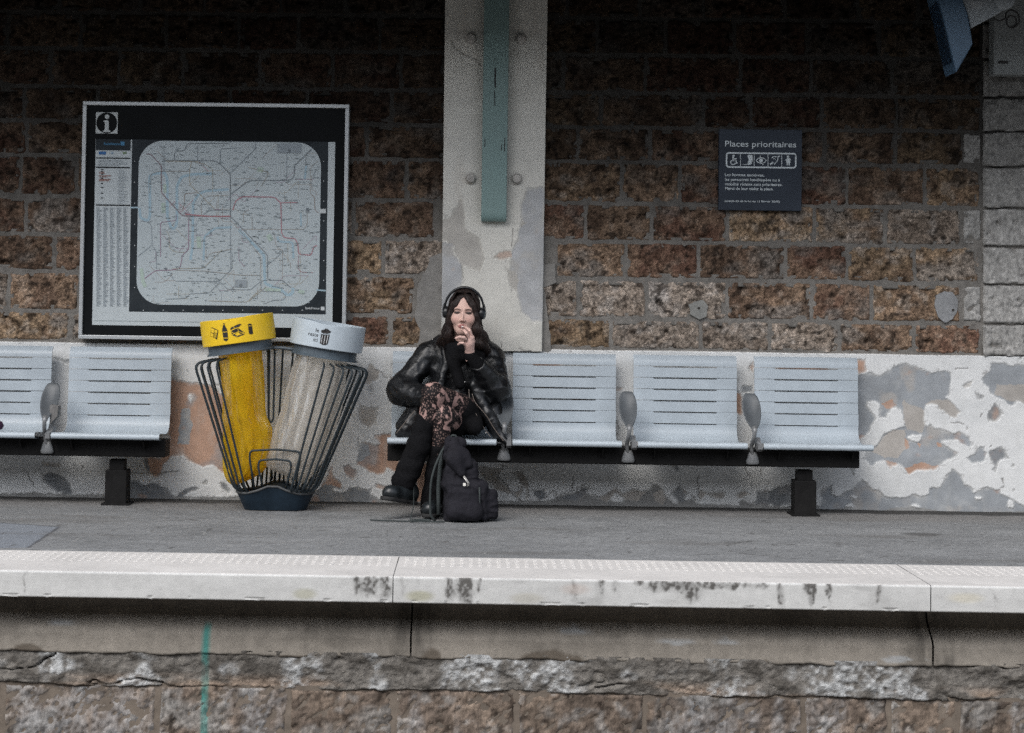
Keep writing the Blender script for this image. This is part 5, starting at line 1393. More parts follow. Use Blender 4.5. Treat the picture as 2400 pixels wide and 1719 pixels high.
BLUES = [('river', 16, [(450,730),(455,790),(500,808),(512,780),(510,540),(530,528),(600,520),(615,560),(615,780),(640,855),(660,850),(672,820),(672,600),(700,545),(770,530),(880,528)]), ('river', 15, [(752,1040),(765,960),(768,700),(800,650),(840,630),(980,620)]), ('river', 17, [(880,530),(860,525)]), ('river', 17, [(1040,860),(1190,1010),(1195,1180),(1260,1205),(1290,1215),(1325,1250),(1360,1240),(1362,1205)]), ('river', 12, [(1440,480),(1432,560)]), ('river', 12, [(1270,900),(1275,930),(1360,935),(1365,1030)]), ('river', 12, [(830,1040),(835,900),(900,850),(1000,845)]), ('river', 9, [(395,728),(440,728)]), ('river', 9, [(1500,1218),(1556,1222)]), ('river', 10, [(1410,840),(1408,760)]),
         ('park', 30, [(1150,500),(1185,505)]), ('park', 24, [(590,700),(592,760)]), ('park', 24, [(800,900),(805,970)]), ('park', 30, [(1215,890),(1235,925)]), ('park', 22, [(460,1090),(470,1170),(485,1200)]), ('park', 22, [(1395,1225),(1430,1235)]), ('park', 18, [(600,590),(602,640)]), ('park', 18, [(1195,1215),(1290,1220)])]
LC = {'grey': (0.085, 0.10, 0.115), 'slate': (0.17, 0.20, 0.23), 'maroon': (0.16, 0.085, 0.10), 'red': (0.36, 0.07, 0.085), 'rose': (0.38, 0.11, 0.14), 'plum': (0.24, 0.09, 0.17), 'brown': (0.24, 0.16, 0.11), 'ochre': (0.32, 0.26, 0.16), 'tan': (0.34, 0.29, 0.24), 'river': (0.29, 0.43, 0.51), 'park': (0.37, 0.47, 0.39)}
PXM = 2.537 * F_PX / (PY - CAM[1])
for li, (cn, w, pts) in enumerate(BLUES + LINES):
    p2 = m2(pts)
    flat_print('route_line', stroke(round_path(p2, 0.014, 3), w * (0.82 if cn not in ('river', 'park') else 1) / PXM), flat, ink('print_' + cn, tuple(0.76 * a_ + 0.24 * b_ for a_, b_ in zip(LC[cn], (0.46, 0.515, 0.545)))), sheet, 0.0036 + 0.00005 * li)
r2 = random.Random(9)
for i in range(46):            # the many minor branches
    u, v = r2.uniform(480, 1480), r2.uniform(380, 1270)
    pts = [(u, v)]
    d_ = r2.choice(((1, 0), (0, 1), (1, 1), (1, -1)))
    for j in range(r2.randint(2, 3)):
        ln = r2.uniform(30, 110)
        u = min(1500, max(455, u + d_[0] * ln)); v = min(1295, max(350, v + d_[1] * ln))
        pts.append((u, v)); d_ = r2.choice(((1, 0), (0, 1), (1, 1), (1, -1), (0, -1)))
    if min(math.dist(pts[k_], pts[k_ + 1]) for k_ in range(len(pts) - 1)) < 4: continue
    cn = r2.choice(('slate', 'tan', 'ochre', 'plum', 'brown', 'tan', 'rose'))
    flat_print('route_line', stroke(round_path(m2(pts), 0.012, 3), 2.2 / PXM), flat, ink('print_' + cn, LC[cn]), sheet, 0.0035)
# station names: rows of minute grey lettering, too small to read
mb = MB()
for i in range(900):
    u = rng.uniform(455, 1505); v = rng.uniform(350, 1295)
    d = math.hypot((u - 985) / 560, (v - 800) / 520)
    if rng.random() > 1.15 - 0.7 * d or (min(u - 440, 1522 - u) < 60 and min(v - 335, 1310 - v) < 60): continue
    w_ = rng.uniform(8, 26); h_ = rng.uniform(2.5, 4.5)
    mb.add([flat(a, b, 0.0072) for a, b in m2([(u, v), (u + w_, v), (u + w_, v + h_), (u, v + h_)])], [[0, 1, 2, 3]])
o = mb.build('station_names', ink('print_small', (0.31, 0.355, 0.375)), sheet, normals=False); o['kind'] = 'stuff'
for u0, v0, u1, v1 in ((1270, 348, 1410, 404), (1018, 1158, 1088, 1200)):
    flat_print('inset_box', [rect(u0, v0, u1, v1)], flat, ink('print_inset', (0.29, 0.33, 0.36)), sheet, 0.0078)
for u0, v0 in ((1340, 392), (1053, 1190), (1448, 740), (1018, 592), (605, 1090)):
    c_ = m2([(u0, v0)])[0]; flat_print('town_dot', [ellipse(c_[0], c_[1], 0.010 if v0 != 592 else 0.012, 0.010 if v0 not in (592, 1090) else 0.005, 12)], flat, ink('print_grey', LC['grey']), sheet, 0.0082)
tw = m2([(875, 868), (880, 890), (873, 884), (868, 892), (870, 880)]); flat_print('tower_symbol', [tw], flat, ink('print_grey', LC['grey']), sheet, 0.0082)
def fit_text(body, o_, width, dz, mat):
    V_, F_ = text_mesh(body, 1.0, 'LEFT', 0.015)
    w_ = max(p[0] for p in V_) - min(p[0] for p in V_)
    mb = MB(); mb.add([flat(o_[0] + a_ * width / w_, o_[1] + b_ * width / w_, 0.0034) for a_, b_ in V_], F_)
    return mb.build('lettering', mat, sheet, normals=False)
# left column of the poster
flat_print('header_block', [rect(190, 322, 396, 388)], flat, K_DARK, sheet, 0.0026)
for v0, v1 in ((431, 438), (486, 494), (710, 718)): flat_print('rule', [rect(190, v0, 395, v1)], flat, ink('print_black', (0.02, 0.024, 0.027)), sheet, 0.0026)
t_ = m2([(238, 356)])[0]
K_SKY = ink('print_sky', (0.07, 0.21, 0.36))
fit_text('îledeFrance', t_, 96 / PXM, 0.0017, K_SKY)
flat_print('logo_mark', [rect(337, 336, 360, 359)], flat, K_SKY, sheet, 0.0034)
flat_print('logo_mark', [rect(207, 395, 250, 413)], flat, ink('print_blue', (0.05, 0.14, 0.33)), sheet, 0.0034)
flat_print('logo_mark', [ellipse(*m2([(287, 404)])[0], 0.008, 0.006, 12)], flat, ink('print_pale_blue', (0.24, 0.33, 0.42)), sheet, 0.0034)
flat_print('logo_mark', [rect(350, 397, 372, 410)], flat, ink('print_green', (0.20, 0.27, 0.17)), sheet, 0.0034)
mb = MB()
def dash(u0, v0, w_, h_): mb.add([flat(a, b, 0.0034) for a, b in m2([(u0, v0), (u0 + w_, v0), (u0 + w_, v0 + h_), (u0, v0 + h_)])], [[0, 1, 2, 3]])
for i in range(5): dash(205, 446 + i * 8, rng.uniform(120, 178), 2.2)
for i in range(24): dash(315 + rng.uniform(0, 14), 505 + i * 8.5, rng.uniform(30, 62), 2.2)
for col_ in range(5):
    for i in range(118): dash(193 + col_ * 40, 728 + i * 5.0, rng.uniform(14, 33), 1.9)
o = mb.build('index_text', ink('print_small2', (0.30, 0.34, 0.37)), sheet, normals=False); o['kind'] = 'stuff'
mb = MB()
for i, v in enumerate((500, 512, 527, 551, 581, 606, 640, 668)): dash(220, v, 14, 6)
o = mb.build('index_heads', ink('print_black', (0.02, 0.024, 0.027)), sheet, normals=False); o['kind'] = 'stuff'
mb = MB()
for v, w_ in ((515, 32), (537, 72), (558, 70), (566, 62)): dash(208, v, w_, 5)
for v, w_ in ((523, 40), (545, 50)): dash(208, v, w_, 3)
o = mb.build('index_notes', ink('print_brick', (0.27, 0.14, 0.12)), sheet, normals=False); o['kind'] = 'stuff'
mb = MB()
for i in range(9): dash(470 + i * 118, 1336, 6, 5)
for i in range(7): dash(418, 450 + i * 125, 5, 6); dash(1542, 450 + i * 118, 5, 6)
dash(1522, 736, 36, 26)
o = mb.build('grid_marks', ink('print_white', (0.50, 0.53, 0.54)), sheet, normals=False); o['kind'] = 'stuff'
t_ = m2([(1434, 1332)])[0]; fit_text('îledeFrance', t_, 88 / PXM, 0.0017, ink('print_white', (0.5, 0.53, 0.54)))
flat_print('logo_mark', [rect(1527, 1317, 1549, 1339)], flat, ink('print_white', (0.5, 0.53, 0.54)), sheet, 0.0034)
flat_print('crease', [rect(178, 1403, 820, 1406)], flat, ink('print_crease', (0.30, 0.34, 0.35)), sheet, 0.0026)
# information symbol
isq = rect(190, 162, 320, 288); flat_print('information_plate', [isq], flat, ink('plate_white', (0.48, 0.51, 0.51)), case, 0.003)
cx, cz = (isq[0][0] + isq[1][0]) / 2, (isq[0][1] + isq[2][1]) / 2
flat_print('information_disc', [ellipse(cx, cz, 0.060, 0.060, 36)], flat, M_BLACKP, case, 0.0045)
k = 1 / (6.497 * F_PX / (PY - CAM[1]))
ip = lambda pts: [(cx + (a_ - 456) * k, cz - (b_ - 378) * k) for a_, b_ in pts]
flat_print('information_letter', [ip([(400,352),(430,338),(470,338),(488,360),(488,470),(495,490),(514,500),(512,520),(400,520),(400,500),(420,490),(428,470),(430,380),(418,362)]), [tuple(x) for x in ellipse(*ip([(460, 285)])[0], 36 * k, 36 * k, 16)]], flat, ink('plate_white', (0.48, 0.51, 0.51)), case, 0.006)

# ---------------- priority seat sign
zS = zoom(1640, 280, 6.768); SY = -0.03
def s2(pts):
    return [(p[0], p[2]) for p in (at_y(*zS([q_])[0], SY) for q_ in pts)]
cc = s2([(305, 800), (1620, 800), (960, 162), (960, 1447)])
sign = thing('priority_sign', 'dark blue priority seating sign with white text on the stone wall', 'sign', ((cc[0][0] + cc[1][0]) / 2, 0, cc[3][1]))
M_SIGN = material('navy_enamel', (0.028, 0.036, 0.050), rough=0.5, vary=0.18, vscale=7, spec=0.2)
mb = MB(); mb.box(cc[0][0], cc[1][0], SY, 0.012, cc[3][1], cc[2][1], bev=0.0025); mb.build('plate', M_SIGN, sign)
K_SW = material('sign_white', (0.50, 0.55, 0.57), rough=0.5)
sf = lambda a_, b_, d=0.0: (a_, SY - 0.002 - d, b_)
ks = 1 / (6.768 * F_PX / (SY - CAM[1]))
def stext(body, u, v, uw, cap):
    V_, F_ = text_mesh(body, 1.0, 'LEFT', 0.008 if cap > 60 else 0.014)
    xs_ = [p[0] for p in V_]; w_ = max(xs_) - min(xs_)
    o_ = s2([(u, v)])[0]
    sx = uw * ks / w_
    sz = cap * ks / 0.70
    mb = MB(); mb.add([sf(o_[0] + (a_ - min(xs_)) * sx, o_[1] + b_ * sz) for a_, b_ in V_], F_)
    return mb.build('lettering', K_SW, sign, normals=False)
stext('Places prioritaires', 400, 432, 1125, 92)
for body, u, v, w_ in (('Les femmes enceintes,', 400, 900, 622), ('les personnes handicapées ou à', 400, 975, 868), ('mobilité réduite sont prioritaires.', 400, 1048, 905), ('Merci de leur céder la place.', 400, 1118, 765)):
    stext(body, u, v, w_, 44)
stext('(article 65 de la loi du 11 février 2005)', 395, 1310, 868, 30)
def spoly(*polys, d=0.0): flat_print('pictogram', [s2(p) for p in polys], sf, K_SW, sign, d)
def sstroke(pts, w_, rnd=0): 
    p = s2(pts)
    return stroke(round_path(p, rnd, 4) if rnd else p, w_ * ks)
fr = rrect(0, 0, 1, 1, 0.1)
a_, b_ = s2([(425, 645)])[0], s2([(1522, 650)])[0]
rr2 = rrect(a_[0], a_[1] - 112 * ks, b_[0], a_[1] + 112 * ks, 40 * ks, 6)
flat_print('pictogram_frame', stroke(rr2 + rr2[:2], 24 * ks), sf, K_SW, sign)
for u in (645, 862, 1082, 1300): flat_print('pictogram_frame', sstroke([(u, 545), (u, 755)], 9), sf, K_SW, sign)
# wheelchair
flat_print('pictogram', [s2(ellipse(532, 578, 20, 18, 12))] + sstroke([(530, 600), (535, 650), (575, 650)], 26) + sstroke([(535, 625), (585, 625)], 14) + sstroke([(535, 655), (578, 662), (592, 705)], 18) + sstroke([(520, 650), (492, 668), (490, 700), (515, 718), (550, 716), (572, 690)], 15, 12 * ks), sf, K_SW, sign)
flat_print('pictogram', [s2([(760, 565), (835, 568), (838, 660), (815, 715), (770, 725), (745, 715), (765, 690), (775, 640), (758, 600)])] + sstroke([(680, 715), (745, 720)], 8), sf, K_SW, sign)
flat_print('pictogram', sstroke([(895, 655), (930, 618), (975, 610), (1020, 622), (1055, 655), (1020, 690), (975, 702), (930, 690), (895, 655)], 13) + [s2(ellipse(972, 655, 30, 32, 14))] + sstroke([(1000, 690), (1000, 725)], 14) + sstroke([(960, 578), (962, 606)], 10), sf, K_SW, sign)
flat_print('pictogram', sstroke([(1115, 720), (1165, 680)], 26) + sstroke([(1140, 615), (1165, 595), (1200, 590), (1230, 605), (1240, 630), (1225, 665), (1205, 690), (1180, 718)], 13, 8 * ks) + sstroke([(1225, 610), (1270, 578)], 20) + sstroke([(1165, 630), (1190, 622), (1205, 640)], 9), sf, K_SW, sign)
flat_print('pictogram', [s2(ellipse(1398, 590, 20, 16, 12)), s2([(1378, 608), (1420, 610), (1432, 650), (1440, 690), (1428, 692), (1430, 732), (1412, 734), (1406, 692), (1398, 692), (1394, 730), (1376, 730), (1378, 690), (1370, 688)])] + sstroke([(1385, 615), (1360, 660)], 12) + sstroke([(1418, 615), (1448, 645)], 12), sf, K_SW, sign)

# ---------------- hanging information screen, top right, seen from its side
zT = lambda pts: [(2050 + a_ / 4.06, b_ / 4.06) for a_, b_ in pts]
M_BLUE = material('blue_casing', (0.075, 0.135, 0.21), rough=0.4, vary=0.15, vscale=6)
M_GREYC = material('grey_casing', (0.30, 0.33, 0.35), rough=0.45, vary=0.1, vscale=6)
NY, FY = -0.62, -0.40
t3 = lambda a_, b_, d: (a_, d, b_)
def t2(pts): return [(p[0], p[2]) for p in (at_y(u, v, NY) for u, v in zT(pts))]
scr = thing('information_screen', 'blue hooded information screen seen from its side, top corner', 'screen', (at_y(2250, 0, NY)[0], NY, 2.9))
mb = MB(); mb.prism(t2([(560, -260), (800, -200), (838, 0), (880, 120), (915, 300), (935, 420), (778, 690), (762, 640), (690, 310), (612, 0)]), t3, NY, FY)
o = mb.build('hood', M_BLUE, scr); md = o.modifiers.new('bevel', 'BEVEL'); md.width = 0.006; md.segments = 2
mb = MB(); mb.prism(t2([(805, -230), (1500, -230), (1330, 0), (1200, 118), (922, 268), (890, 120), (842, 0)]), t3, NY + 0.012, FY - 0.01)
o = mb.build('casing', M_GREYC, scr); md = o.modifiers.new('bevel', 'BEVEL'); md.width = 0.005; md.segments = 2
mb = MB(); mb.prism(t2([(608, 15), (614, 15), (690, 320), (750, 590), (744, 590), (684, 320)]), t3, NY + 0.02, FY - 0.02); mb.build('display', material('blue_glass', (0.02, 0.04, 0.07), rough=0.2), scr)
p = at_y(*zT([(1228, 5)])[0], NY); mb = MB(); mb.lathe([(0.0, 0.0), (0.050, 0.0), (0.052, 0.008), (0.052, 0.05), (0.044, 0.056), (0.0, 0.056)], (p[0], NY + 0.03, p[2]), axis=(0, -1, 0), n=24); mb.build('pivot', M_GREYC, scr, 'auto')
mb = MB(); mb.box(p[0] - 0.02, p[0] + 0.02, NY + 0.05, NY + 0.09, p[2], 3.2); mb.build('hanger', M_GREYC, scr)
lab = t2([(918, 12), (1026, 10), (1026, 78), (918, 80)]); flat_print('label_plate', [lab], t3, material('label_paper', (0.36, 0.385, 0.40), rough=0.5), scr, NY + 0.0095)
cb = [at_y(u, v, NY + 0.06) for u, v in zT([(1130, 170), (1180, 205), (1250, 180), (1245, 120), (1300, 90), (1370, 130), (1380, 220), (1310, 275), (1260, 250), (1250, 190), (1290, 140), (1350, 170), (1345, 240), (1290, 262)])]
mb = MB(); mb.tube(round_path(cb, 0.02, 4), 0.0045, n=6); mb.build('cable', M_INK, scr, True)
# grey service box on the pale pier
zW = [at_y(u, v, -0.12) for u, v in zT([(1135, 170), (1135, 708)])]
wb = thing('service_box', 'plain grey service box with a small black slot on the pale pier', 'box', (zW[0][0] + 0.2, 0, zW[1][2]))
mb = MB(); mb.box(zW[0][0], zW[0][0] + 0.42, -0.12, -0.022, zW[1][2], zW[0][2] + 0.5, bev=0.006); mb.build('housing', material('service_grey', (0.22, 0.235, 0.235), rough=0.6, vary=0.15, vscale=10), wb)
s0, s1 = at_y(*zT([(1175, 580)])[0], -0.121), at_y(*zT([(1270, 608)])[0], -0.121)
mb = MB(); mb.box(s0[0], s1[0], -0.1225, -0.119, s1[2], s0[2], bev=0.001); mb.build('slot', M_INK, wb)
# ================================================================== THE SEATED PERSON, BACKPACK
def Pp(u, v, y): return np.array(at_y(u, v, y))

def cap(p, a, b, ra, rb=None):
    rb = ra if rb is None else rb
    a, b = np.asarray(a, float), np.asarray(b, float)
    ab = b - a
    t = np.clip(((p - a) @ ab) / (ab @ ab + 1e-12), 0, 1)
    return np.linalg.norm(p - a - t[..., None] * ab, axis=-1) - (ra + (rb - ra) * t)

def ell(p, c, r, M=None):
    q = p - np.asarray(c, float)
    if M is not None: q = q @ M
    r = np.asarray(r, float)
    k0 = np.linalg.norm(q / r, axis=-1); k1 = np.linalg.norm(q / (r * r), axis=-1)
    return k0 * (k0 - 1.0) / np.maximum(k1, 1e-9)

def smin(a, b, k):
    h = np.clip(0.5 + 0.5 * (b - a) / k, 0, 1)
    return b * (1 - h) + a * h - k * h * (1 - h)

def smax(a, b, k): return -smin(-a, -b, k)

def union(ds, k):
    d = ds[0]
    for e in ds[1:]: d = smin(d, e, k)
    return d

def snets(f, lo, hi, h):
    """surface nets: the zero surface of f as quads"""
    lo, hi = np.asarray(lo, float), np.asarray(hi, float)
    n = np.ceil((hi - lo) / h).astype(int) + 1
    g = np.stack(np.meshgrid(*[lo[i] + h * np.arange(n[i]) for i in range(3)], indexing='ij'), -1)
    vol = np.empty(n)
    for i in range(0, n[0], 24):
        vol[i:i + 24] = f(g[i:i + 24])
    s = vol < 0
    m = n - 1
    cs = [s[a:a + m[0], b:b + m[1], c:c + m[2]] for a in (0, 1) for b in (0, 1) for c in (0, 1)]
    cnt = sum(x.astype(np.int8) for x in cs)
    act = (cnt > 0) & (cnt < 8)
    idx = np.full(m, -1, dtype=np.int64)
    ii = np.argwhere(act)
    idx[act] = np.arange(len(ii))
    acc = np.zeros((len(ii), 3)); w = np.zeros(len(ii))
    off = [np.array((a, b, c)) for a in (0, 1) for b in (0, 1) for c in (0, 1)]
    for e0 in off:
        for ax in range(3):
            if e0[ax] == 0:
                e1 = e0.copy(); e1[ax] = 1
                i0, i1 = ii + e0, ii + e1
                v0, v1 = vol[tuple(i0.T)], vol[tuple(i1.T)]
                cr = (v0 < 0) != (v1 < 0)
                t = np.where(cr, v0 / np.where(cr, v0 - v1, 1), 0)
                acc += np.where(cr[:, None], i0 + t[:, None] * (e1 - e0), 0); w += cr
    V = lo + h * acc / w[:, None]
    F = []
    for ax in range(3):
        o1, o2 = [(1, 2), (2, 0), (0, 1)][ax]
        a = [slice(None)] * 3; b = [slice(None)] * 3
        a[ax] = slice(0, -1); b[ax] = slice(1, None)
        ch = s[tuple(a)] != s[tuple(b)]
        e = np.argwhere(ch)
        ok = (e[:, o1] > 0) & (e[:, o1] < m[o1]) & (e[:, o2] > 0) & (e[:, o2] < m[o2]) & (e[:, ax] < m[ax])
        e = e[ok]
        if not len(e): continue
        d1 = np.zeros(3, int); d1[o1] = 1; d2 = np.zeros(3, int); d2[o2] = 1
        q = np.stack([idx[tuple((e - d1 - d2).T)], idx[tuple((e - d2).T)], idx[tuple(e.T)], idx[tuple((e - d1).T)]], 1)
        flip = s[tuple(e.T)]
        q[~flip] = q[~flip][:, ::-1]
        F.append(q)
    return V, np.concatenate(F)

def sdf_obj(name, f, lo, hi, h, mat, parent=None, colf=None):
    V, F = snets(f, lo, hi, h)
    off = np.zeros(3)
    q = parent
    while q is not None:
        off = off + np.array(q.location); q = q.parent
    return link(name, fast_mesh(name, V - off, F, True, colf(V) if colf else None), mat, parent)

def ridged(p, s, seed, st=(1, 1, 1)):
    x, y, z = p[..., 0] * s * st[0], p[..., 1] * s * st[1], p[..., 2] * s * st[2]
    return 1 - np.abs(fbm(x, y, z, seed=seed, octaves=3)) * 2.2

per = thing('person', 'seated person in black leather jacket, legs crossed, hand raised to the mouth', 'person', (float(Pp(1070, 1000, -.3)[0]), -0.3, 0.40))
M_SKIN = material('skin', attr='col', rough=0.5, vary=0.06, vscale=60, bump=0.03, bscale=400, spec=0.4)
M_LEATHER = material('black_leather', (0.0065, 0.0072, 0.0085), rough=0.36, vary=0.4, vscale=18, bump=0.30, bscale=34, bdetail=6, spec=0.45, rvary=0.12, bump2=0.15, bscale2=160)
M_KNIT = material('black_knit', (0.0075, 0.0075, 0.0085), rough=0.95, vary=0.4, vscale=80, bump=0.5, bscale=150, spec=0.1)
M_HAIR = material('dark_brown_hair', (0.008, 0.005, 0.0045), rough=0.5, vary=0.7, vscale=60, vcolor=(0.027, 0.0125, 0.009), bump=0.6, bscale=90, stretch=(3, 3, 0.3), spec=0.35)
M_BOOT = material('black_boot_leather', (0.012, 0.015, 0.017), rough=0.35, vary=0.4, vscale=25, bump=0.15, bscale=50)
M_SOLE = material('rubber_sole', (0.014, 0.014, 0.014), rough=0.8)

# ---------------- head: local frame, x to picture right, y into the wall, z up; eyes at z = 0
HC = Pp(1087.5, 732.0, -0.372)
HM = (Matrix.Rotation(R(-4), 3, 'Z') @ Matrix.Rotation(R(2), 3, 'X') @ Matrix.Rotation(R(1.5), 3, 'Y'))
HMn = np.array(HM)
HS = 1.015
def to_head(p): return ((p - HC) @ HMn) / HS
def from_head(q): return np.asarray(q) @ HMn.T * HS + HC
def head_sdf(p):
    q = to_head(p)
    ax = np.abs(q[..., 0]); qs = q.copy(); qs[..., 0] = ax
    d = smin(ell(q, (0, 0.018, 0.034), (0.074, 0.094, 0.084)), ell(q, (0, -0.022, -0.030), (0.0595, 0.069, 0.084)), 0.03)
    d = smin(d, ell(q, (0, -0.054, -0.096), (0.030, 0.030, 0.024)), 0.030)
    d = smin(d, cap(qs, (0.050, -0.005, -0.052), (0.015, -0.055, -0.102), 0.020, 0.014), 0.025)
    d = smin(d, ell(qs, (0.038, -0.056, -0.034), (0.027, 0.027, 0.026)), 0.025)
    d = smin(d, cap(qs, (0.038, -0.070, 0.017), (0.012, -0.082, 0.016), 0.009, 0.008), 0.014)
    d = smax(d, -ell(qs, (0.031, -0.103, 0.000), (0.019, 0.018, 0.0105)), 0.010)
    d = smin(d, ell(qs, (0.031, -0.0735, -0.001), (0.0145, 0.0125, 0.0115)), 0.004)
    nose = smin(cap(q, (0, -0.082, 0.004), (0, -0.106, -0.038), 0.0045, 0.0080), ell(qs, (0.0100, -0.096, -0.042), (0.0070, 0.010, 0.0065)), 0.007)
    d = smin(d, nose, 0.007)
    d = smin(d, cap(qs, (0.000, -0.0925, -0.0675), (0.021, -0.083, -0.0705), 0.0058, 0.0030), 0.006)
    d = smin(d, cap(qs, (0.000, -0.0910, -0.0785), (0.017, -0.083, -0.0755), 0.0070, 0.0035), 0.006)
    d = smax(d, -cap(qs, (0, -0.101, -0.0728), (0.020, -0.090, -0.0728), 0.0016), 0.003)
    d = smin(d, cap(q, (0, 0.020, -0.075), (0, 0.045, -0.21), 0.050, 0.056), 0.02)
    return d * HS
def skin_col(V):
    q = to_head(V); ax = np.abs(q[:, 0])
    c = np.tile(np.array((0.57, 0.375, 0.315)), (len(V), 1))
    def put(col, m): 
        nonlocal c
        c = c * (1 - m[:, None]) + np.array(col) * m[:, None]
    front = q[:, 1] < -0.045
    inh = np.linalg.norm(q, axis=1) < 0.16
    put((0.62, 0.36, 0.31), (1 - smooth(0.3, 1.1, np.hypot((ax - 0.040) / 0.026, (q[:, 2] + 0.034) / 0.024))) * 0.55 * front)
    put((0.58, 0.34, 0.29), (1 - smooth(0.3, 1.1, np.hypot(q[:, 0] / 0.018, (q[:, 2] + 0.043) / 0.014))) * 0.45 * front)
    put((0.36, 0.125, 0.12), (1 - smooth(0.75, 1.05, np.hypot(q[:, 0] / 0.0255, (q[:, 2] + 0.0735) / 0.0125))) * 0.85 * (q[:, 1] < -0.078))
    put((0.10, 0.025, 0.03), (1 - smooth(0.6, 1.1, np.hypot(q[:, 0] / 0.021, (q[:, 2] + 0.0730) / 0.0022))) * 0.9 * (q[:, 1] < -0.075))
    arch = 0.0155 + 0.004 * np.sin(np.clip((ax - 0.010) / 0.038, 0, 1) * math.pi) - 0.002
    put((0.075, 0.04, 0.03), (1 - smooth(0.6, 1.1, np.abs(q[:, 2] - arch) / 0.0054)) * smooth(0.009, 0.014, ax) * (1 - smooth(0.042, 0.049, ax)) * 0.9 * front)
    put((0.20, 0.105, 0.095), (1 - smooth(0.4, 1.1, np.hypot((ax - 0.031) / 0.023, (q[:, 2] - 0.002) / 0.012))) * 0.42 * front)
    put((0.016, 0.011, 0.010), (1 - smooth(0.6, 1.1, np.hypot((ax - 0.0315) / 0.0205, (q[:, 2] + 0.0010) / 0.0084))) * 0.95 * front)
    put((0.14, 0.06, 0.05), (1 - smooth(0.5, 1.1, np.hypot((ax - 0.008) / 0.0045, (q[:, 2] + 0.0505) / 0.003))) * 0.8 * front)  # nostril shade painted into the skin colour
    return c
HV, HF = snets(head_sdf, HC - np.array((.12, .15, .20)), HC + np.array((.12, .16, .16)), 0.0026)

# ---------------- the raised hand
W_ = (Pp(1101, 826, -.492)); 
def zh(x, y, d): return Pp(980 + x / 7.38, 640 + y / 7.38, d)
fing = {'index': [zh(935, 1120, -.525), zh(893, 1000, -.545), zh(845, 955, -.520), zh(800, 932, -.490)], 'middle': [zh(895, 1145, -.535), zh(838, 1045, -.560), zh(798, 1002, -.535), zh(766, 978, -.496)],
        'ring': [zh(868, 1195, -.535), zh(795, 1120, -.565), zh(720, 1108, -.570), zh(655, 1130, -.560)], 'little': [zh(845, 1265, -.528), zh(775, 1212, -.555), zh(728, 1212, -.556), zh(695, 1238, -.545)], 'thumb': [zh(930, 1290, -.505), zh(955, 1180, -.500), zh(915, 1090, -.492), zh(880, 1040, -.488)]}
frad = {'index': (.0095, .0088, .0080, .0068), 'middle': (.0095, .0090, .0082, .0070), 'ring': (.0093, .0085, .0076, .0064), 'little': (.0085, .0074, .0066, .0055), 'thumb': (.0120, .0105, .0095, .0078)}
def hand_sdf(p):
    d = union([cap(p, W_, zh(885, 1215, -.522), .0230, .026), cap(p, W_, fing['index'][0], .020, .0135), cap(p, W_, fing['middle'][0], .020, .0135), cap(p, W_, fing['ring'][0], .019, .0125), cap(p, W_, fing['little'][0], .018, .0115)], 0.010)
    d = smin(d, cap(p, W_, W_ + (W_ - zh(885, 1215, -.505)) * 1.6, .0215, .027), 0.012)
    for nm, J in fing.items():
        e = None
        for a, b, r0, r1 in zip(J[:-1], J[1:], frad[nm][:-1], frad[nm][1:]):
            c_ = cap(p, a, b, r0, r1)
            e = c_ if e is None else smin(e, c_, 0.003)
        d = smin(d, e, 0.0045)
    return d
hv = np.array([W_] + [j for J in fing.values() for j in J])
GV, GF = snets(hand_sdf, hv.min(0) - .05, hv.max(0) + .035, 0.0022)
# trunk, hips and thighs hidden in the clothes: keeps the body one figure
def trunk_sdf(p):
    return union([ell(p, Pp(1085, 885, -.25), (.135, .085, .17)), ell(p, Pp(1070, 975, -.27), (.155, .11, .10)), cap(p, Pp(1025, 832, -.25), Pp(1140, 838, -.25), .05),
                  cap(p, Pp(1020, 835, -.25), Pp(945, 912, -.32), .042, .036), cap(p, Pp(945, 912, -.33), Pp(1005, 930, -.48), .036, .027), cap(p, Pp(1142, 840, -.25), Pp(1163, 912, -.38), .042, .036), cap(p, Pp(1163, 912, -.39), W_, .034, .018),
                  cap(p, from_head((0, .02, -.09)), Pp(1085, 830, -.27), .048, .052), cap(p, Pp(1098, 975, -.32), Pp(1020, 930, -.68), .07, .05), cap(p, Pp(1045, 985, -.32), Pp(1036, 968, -.68), .07, .05)], 0.03)
TV, TF = snets(trunk_sdf, Pp(900, 1010, -.3) - np.array((.05, .55, .10)), Pp(1230, 780, -.3) + np.array((.02, .25, .05)), 0.012)
BV = np.concatenate([HV, GV, TV]); BF = np.concatenate([HF, GF + len(HV), TF + len(HV) + len(GV)])
bc = np.concatenate([skin_col(HV), np.tile(np.array((0.62, 0.415, 0.36)), (len(GV), 1)), np.tile(np.array((0.55, 0.33, 0.27)), (len(TV), 1))])
link('body', fast_mesh('body', BV - np.array(per.location), BF, True, bc), M_SKIN, per)
mb = MB(); rg = (fing['ring'][0] * .45 + fing['ring'][1] * .55); ad = Vector(fing['ring'][1] - fing['ring'][0]).normalized()
mb.lathe([(.0098, -.0018), (.0112, -.0018), (.0112, .0018), (.0098, .0018)], rg, axis=ad, n=14); mb.build('finger_ring', material('dark_ring', (0.02, 0.02, 0.022), rough=0.3, metal=0.8), per, True)

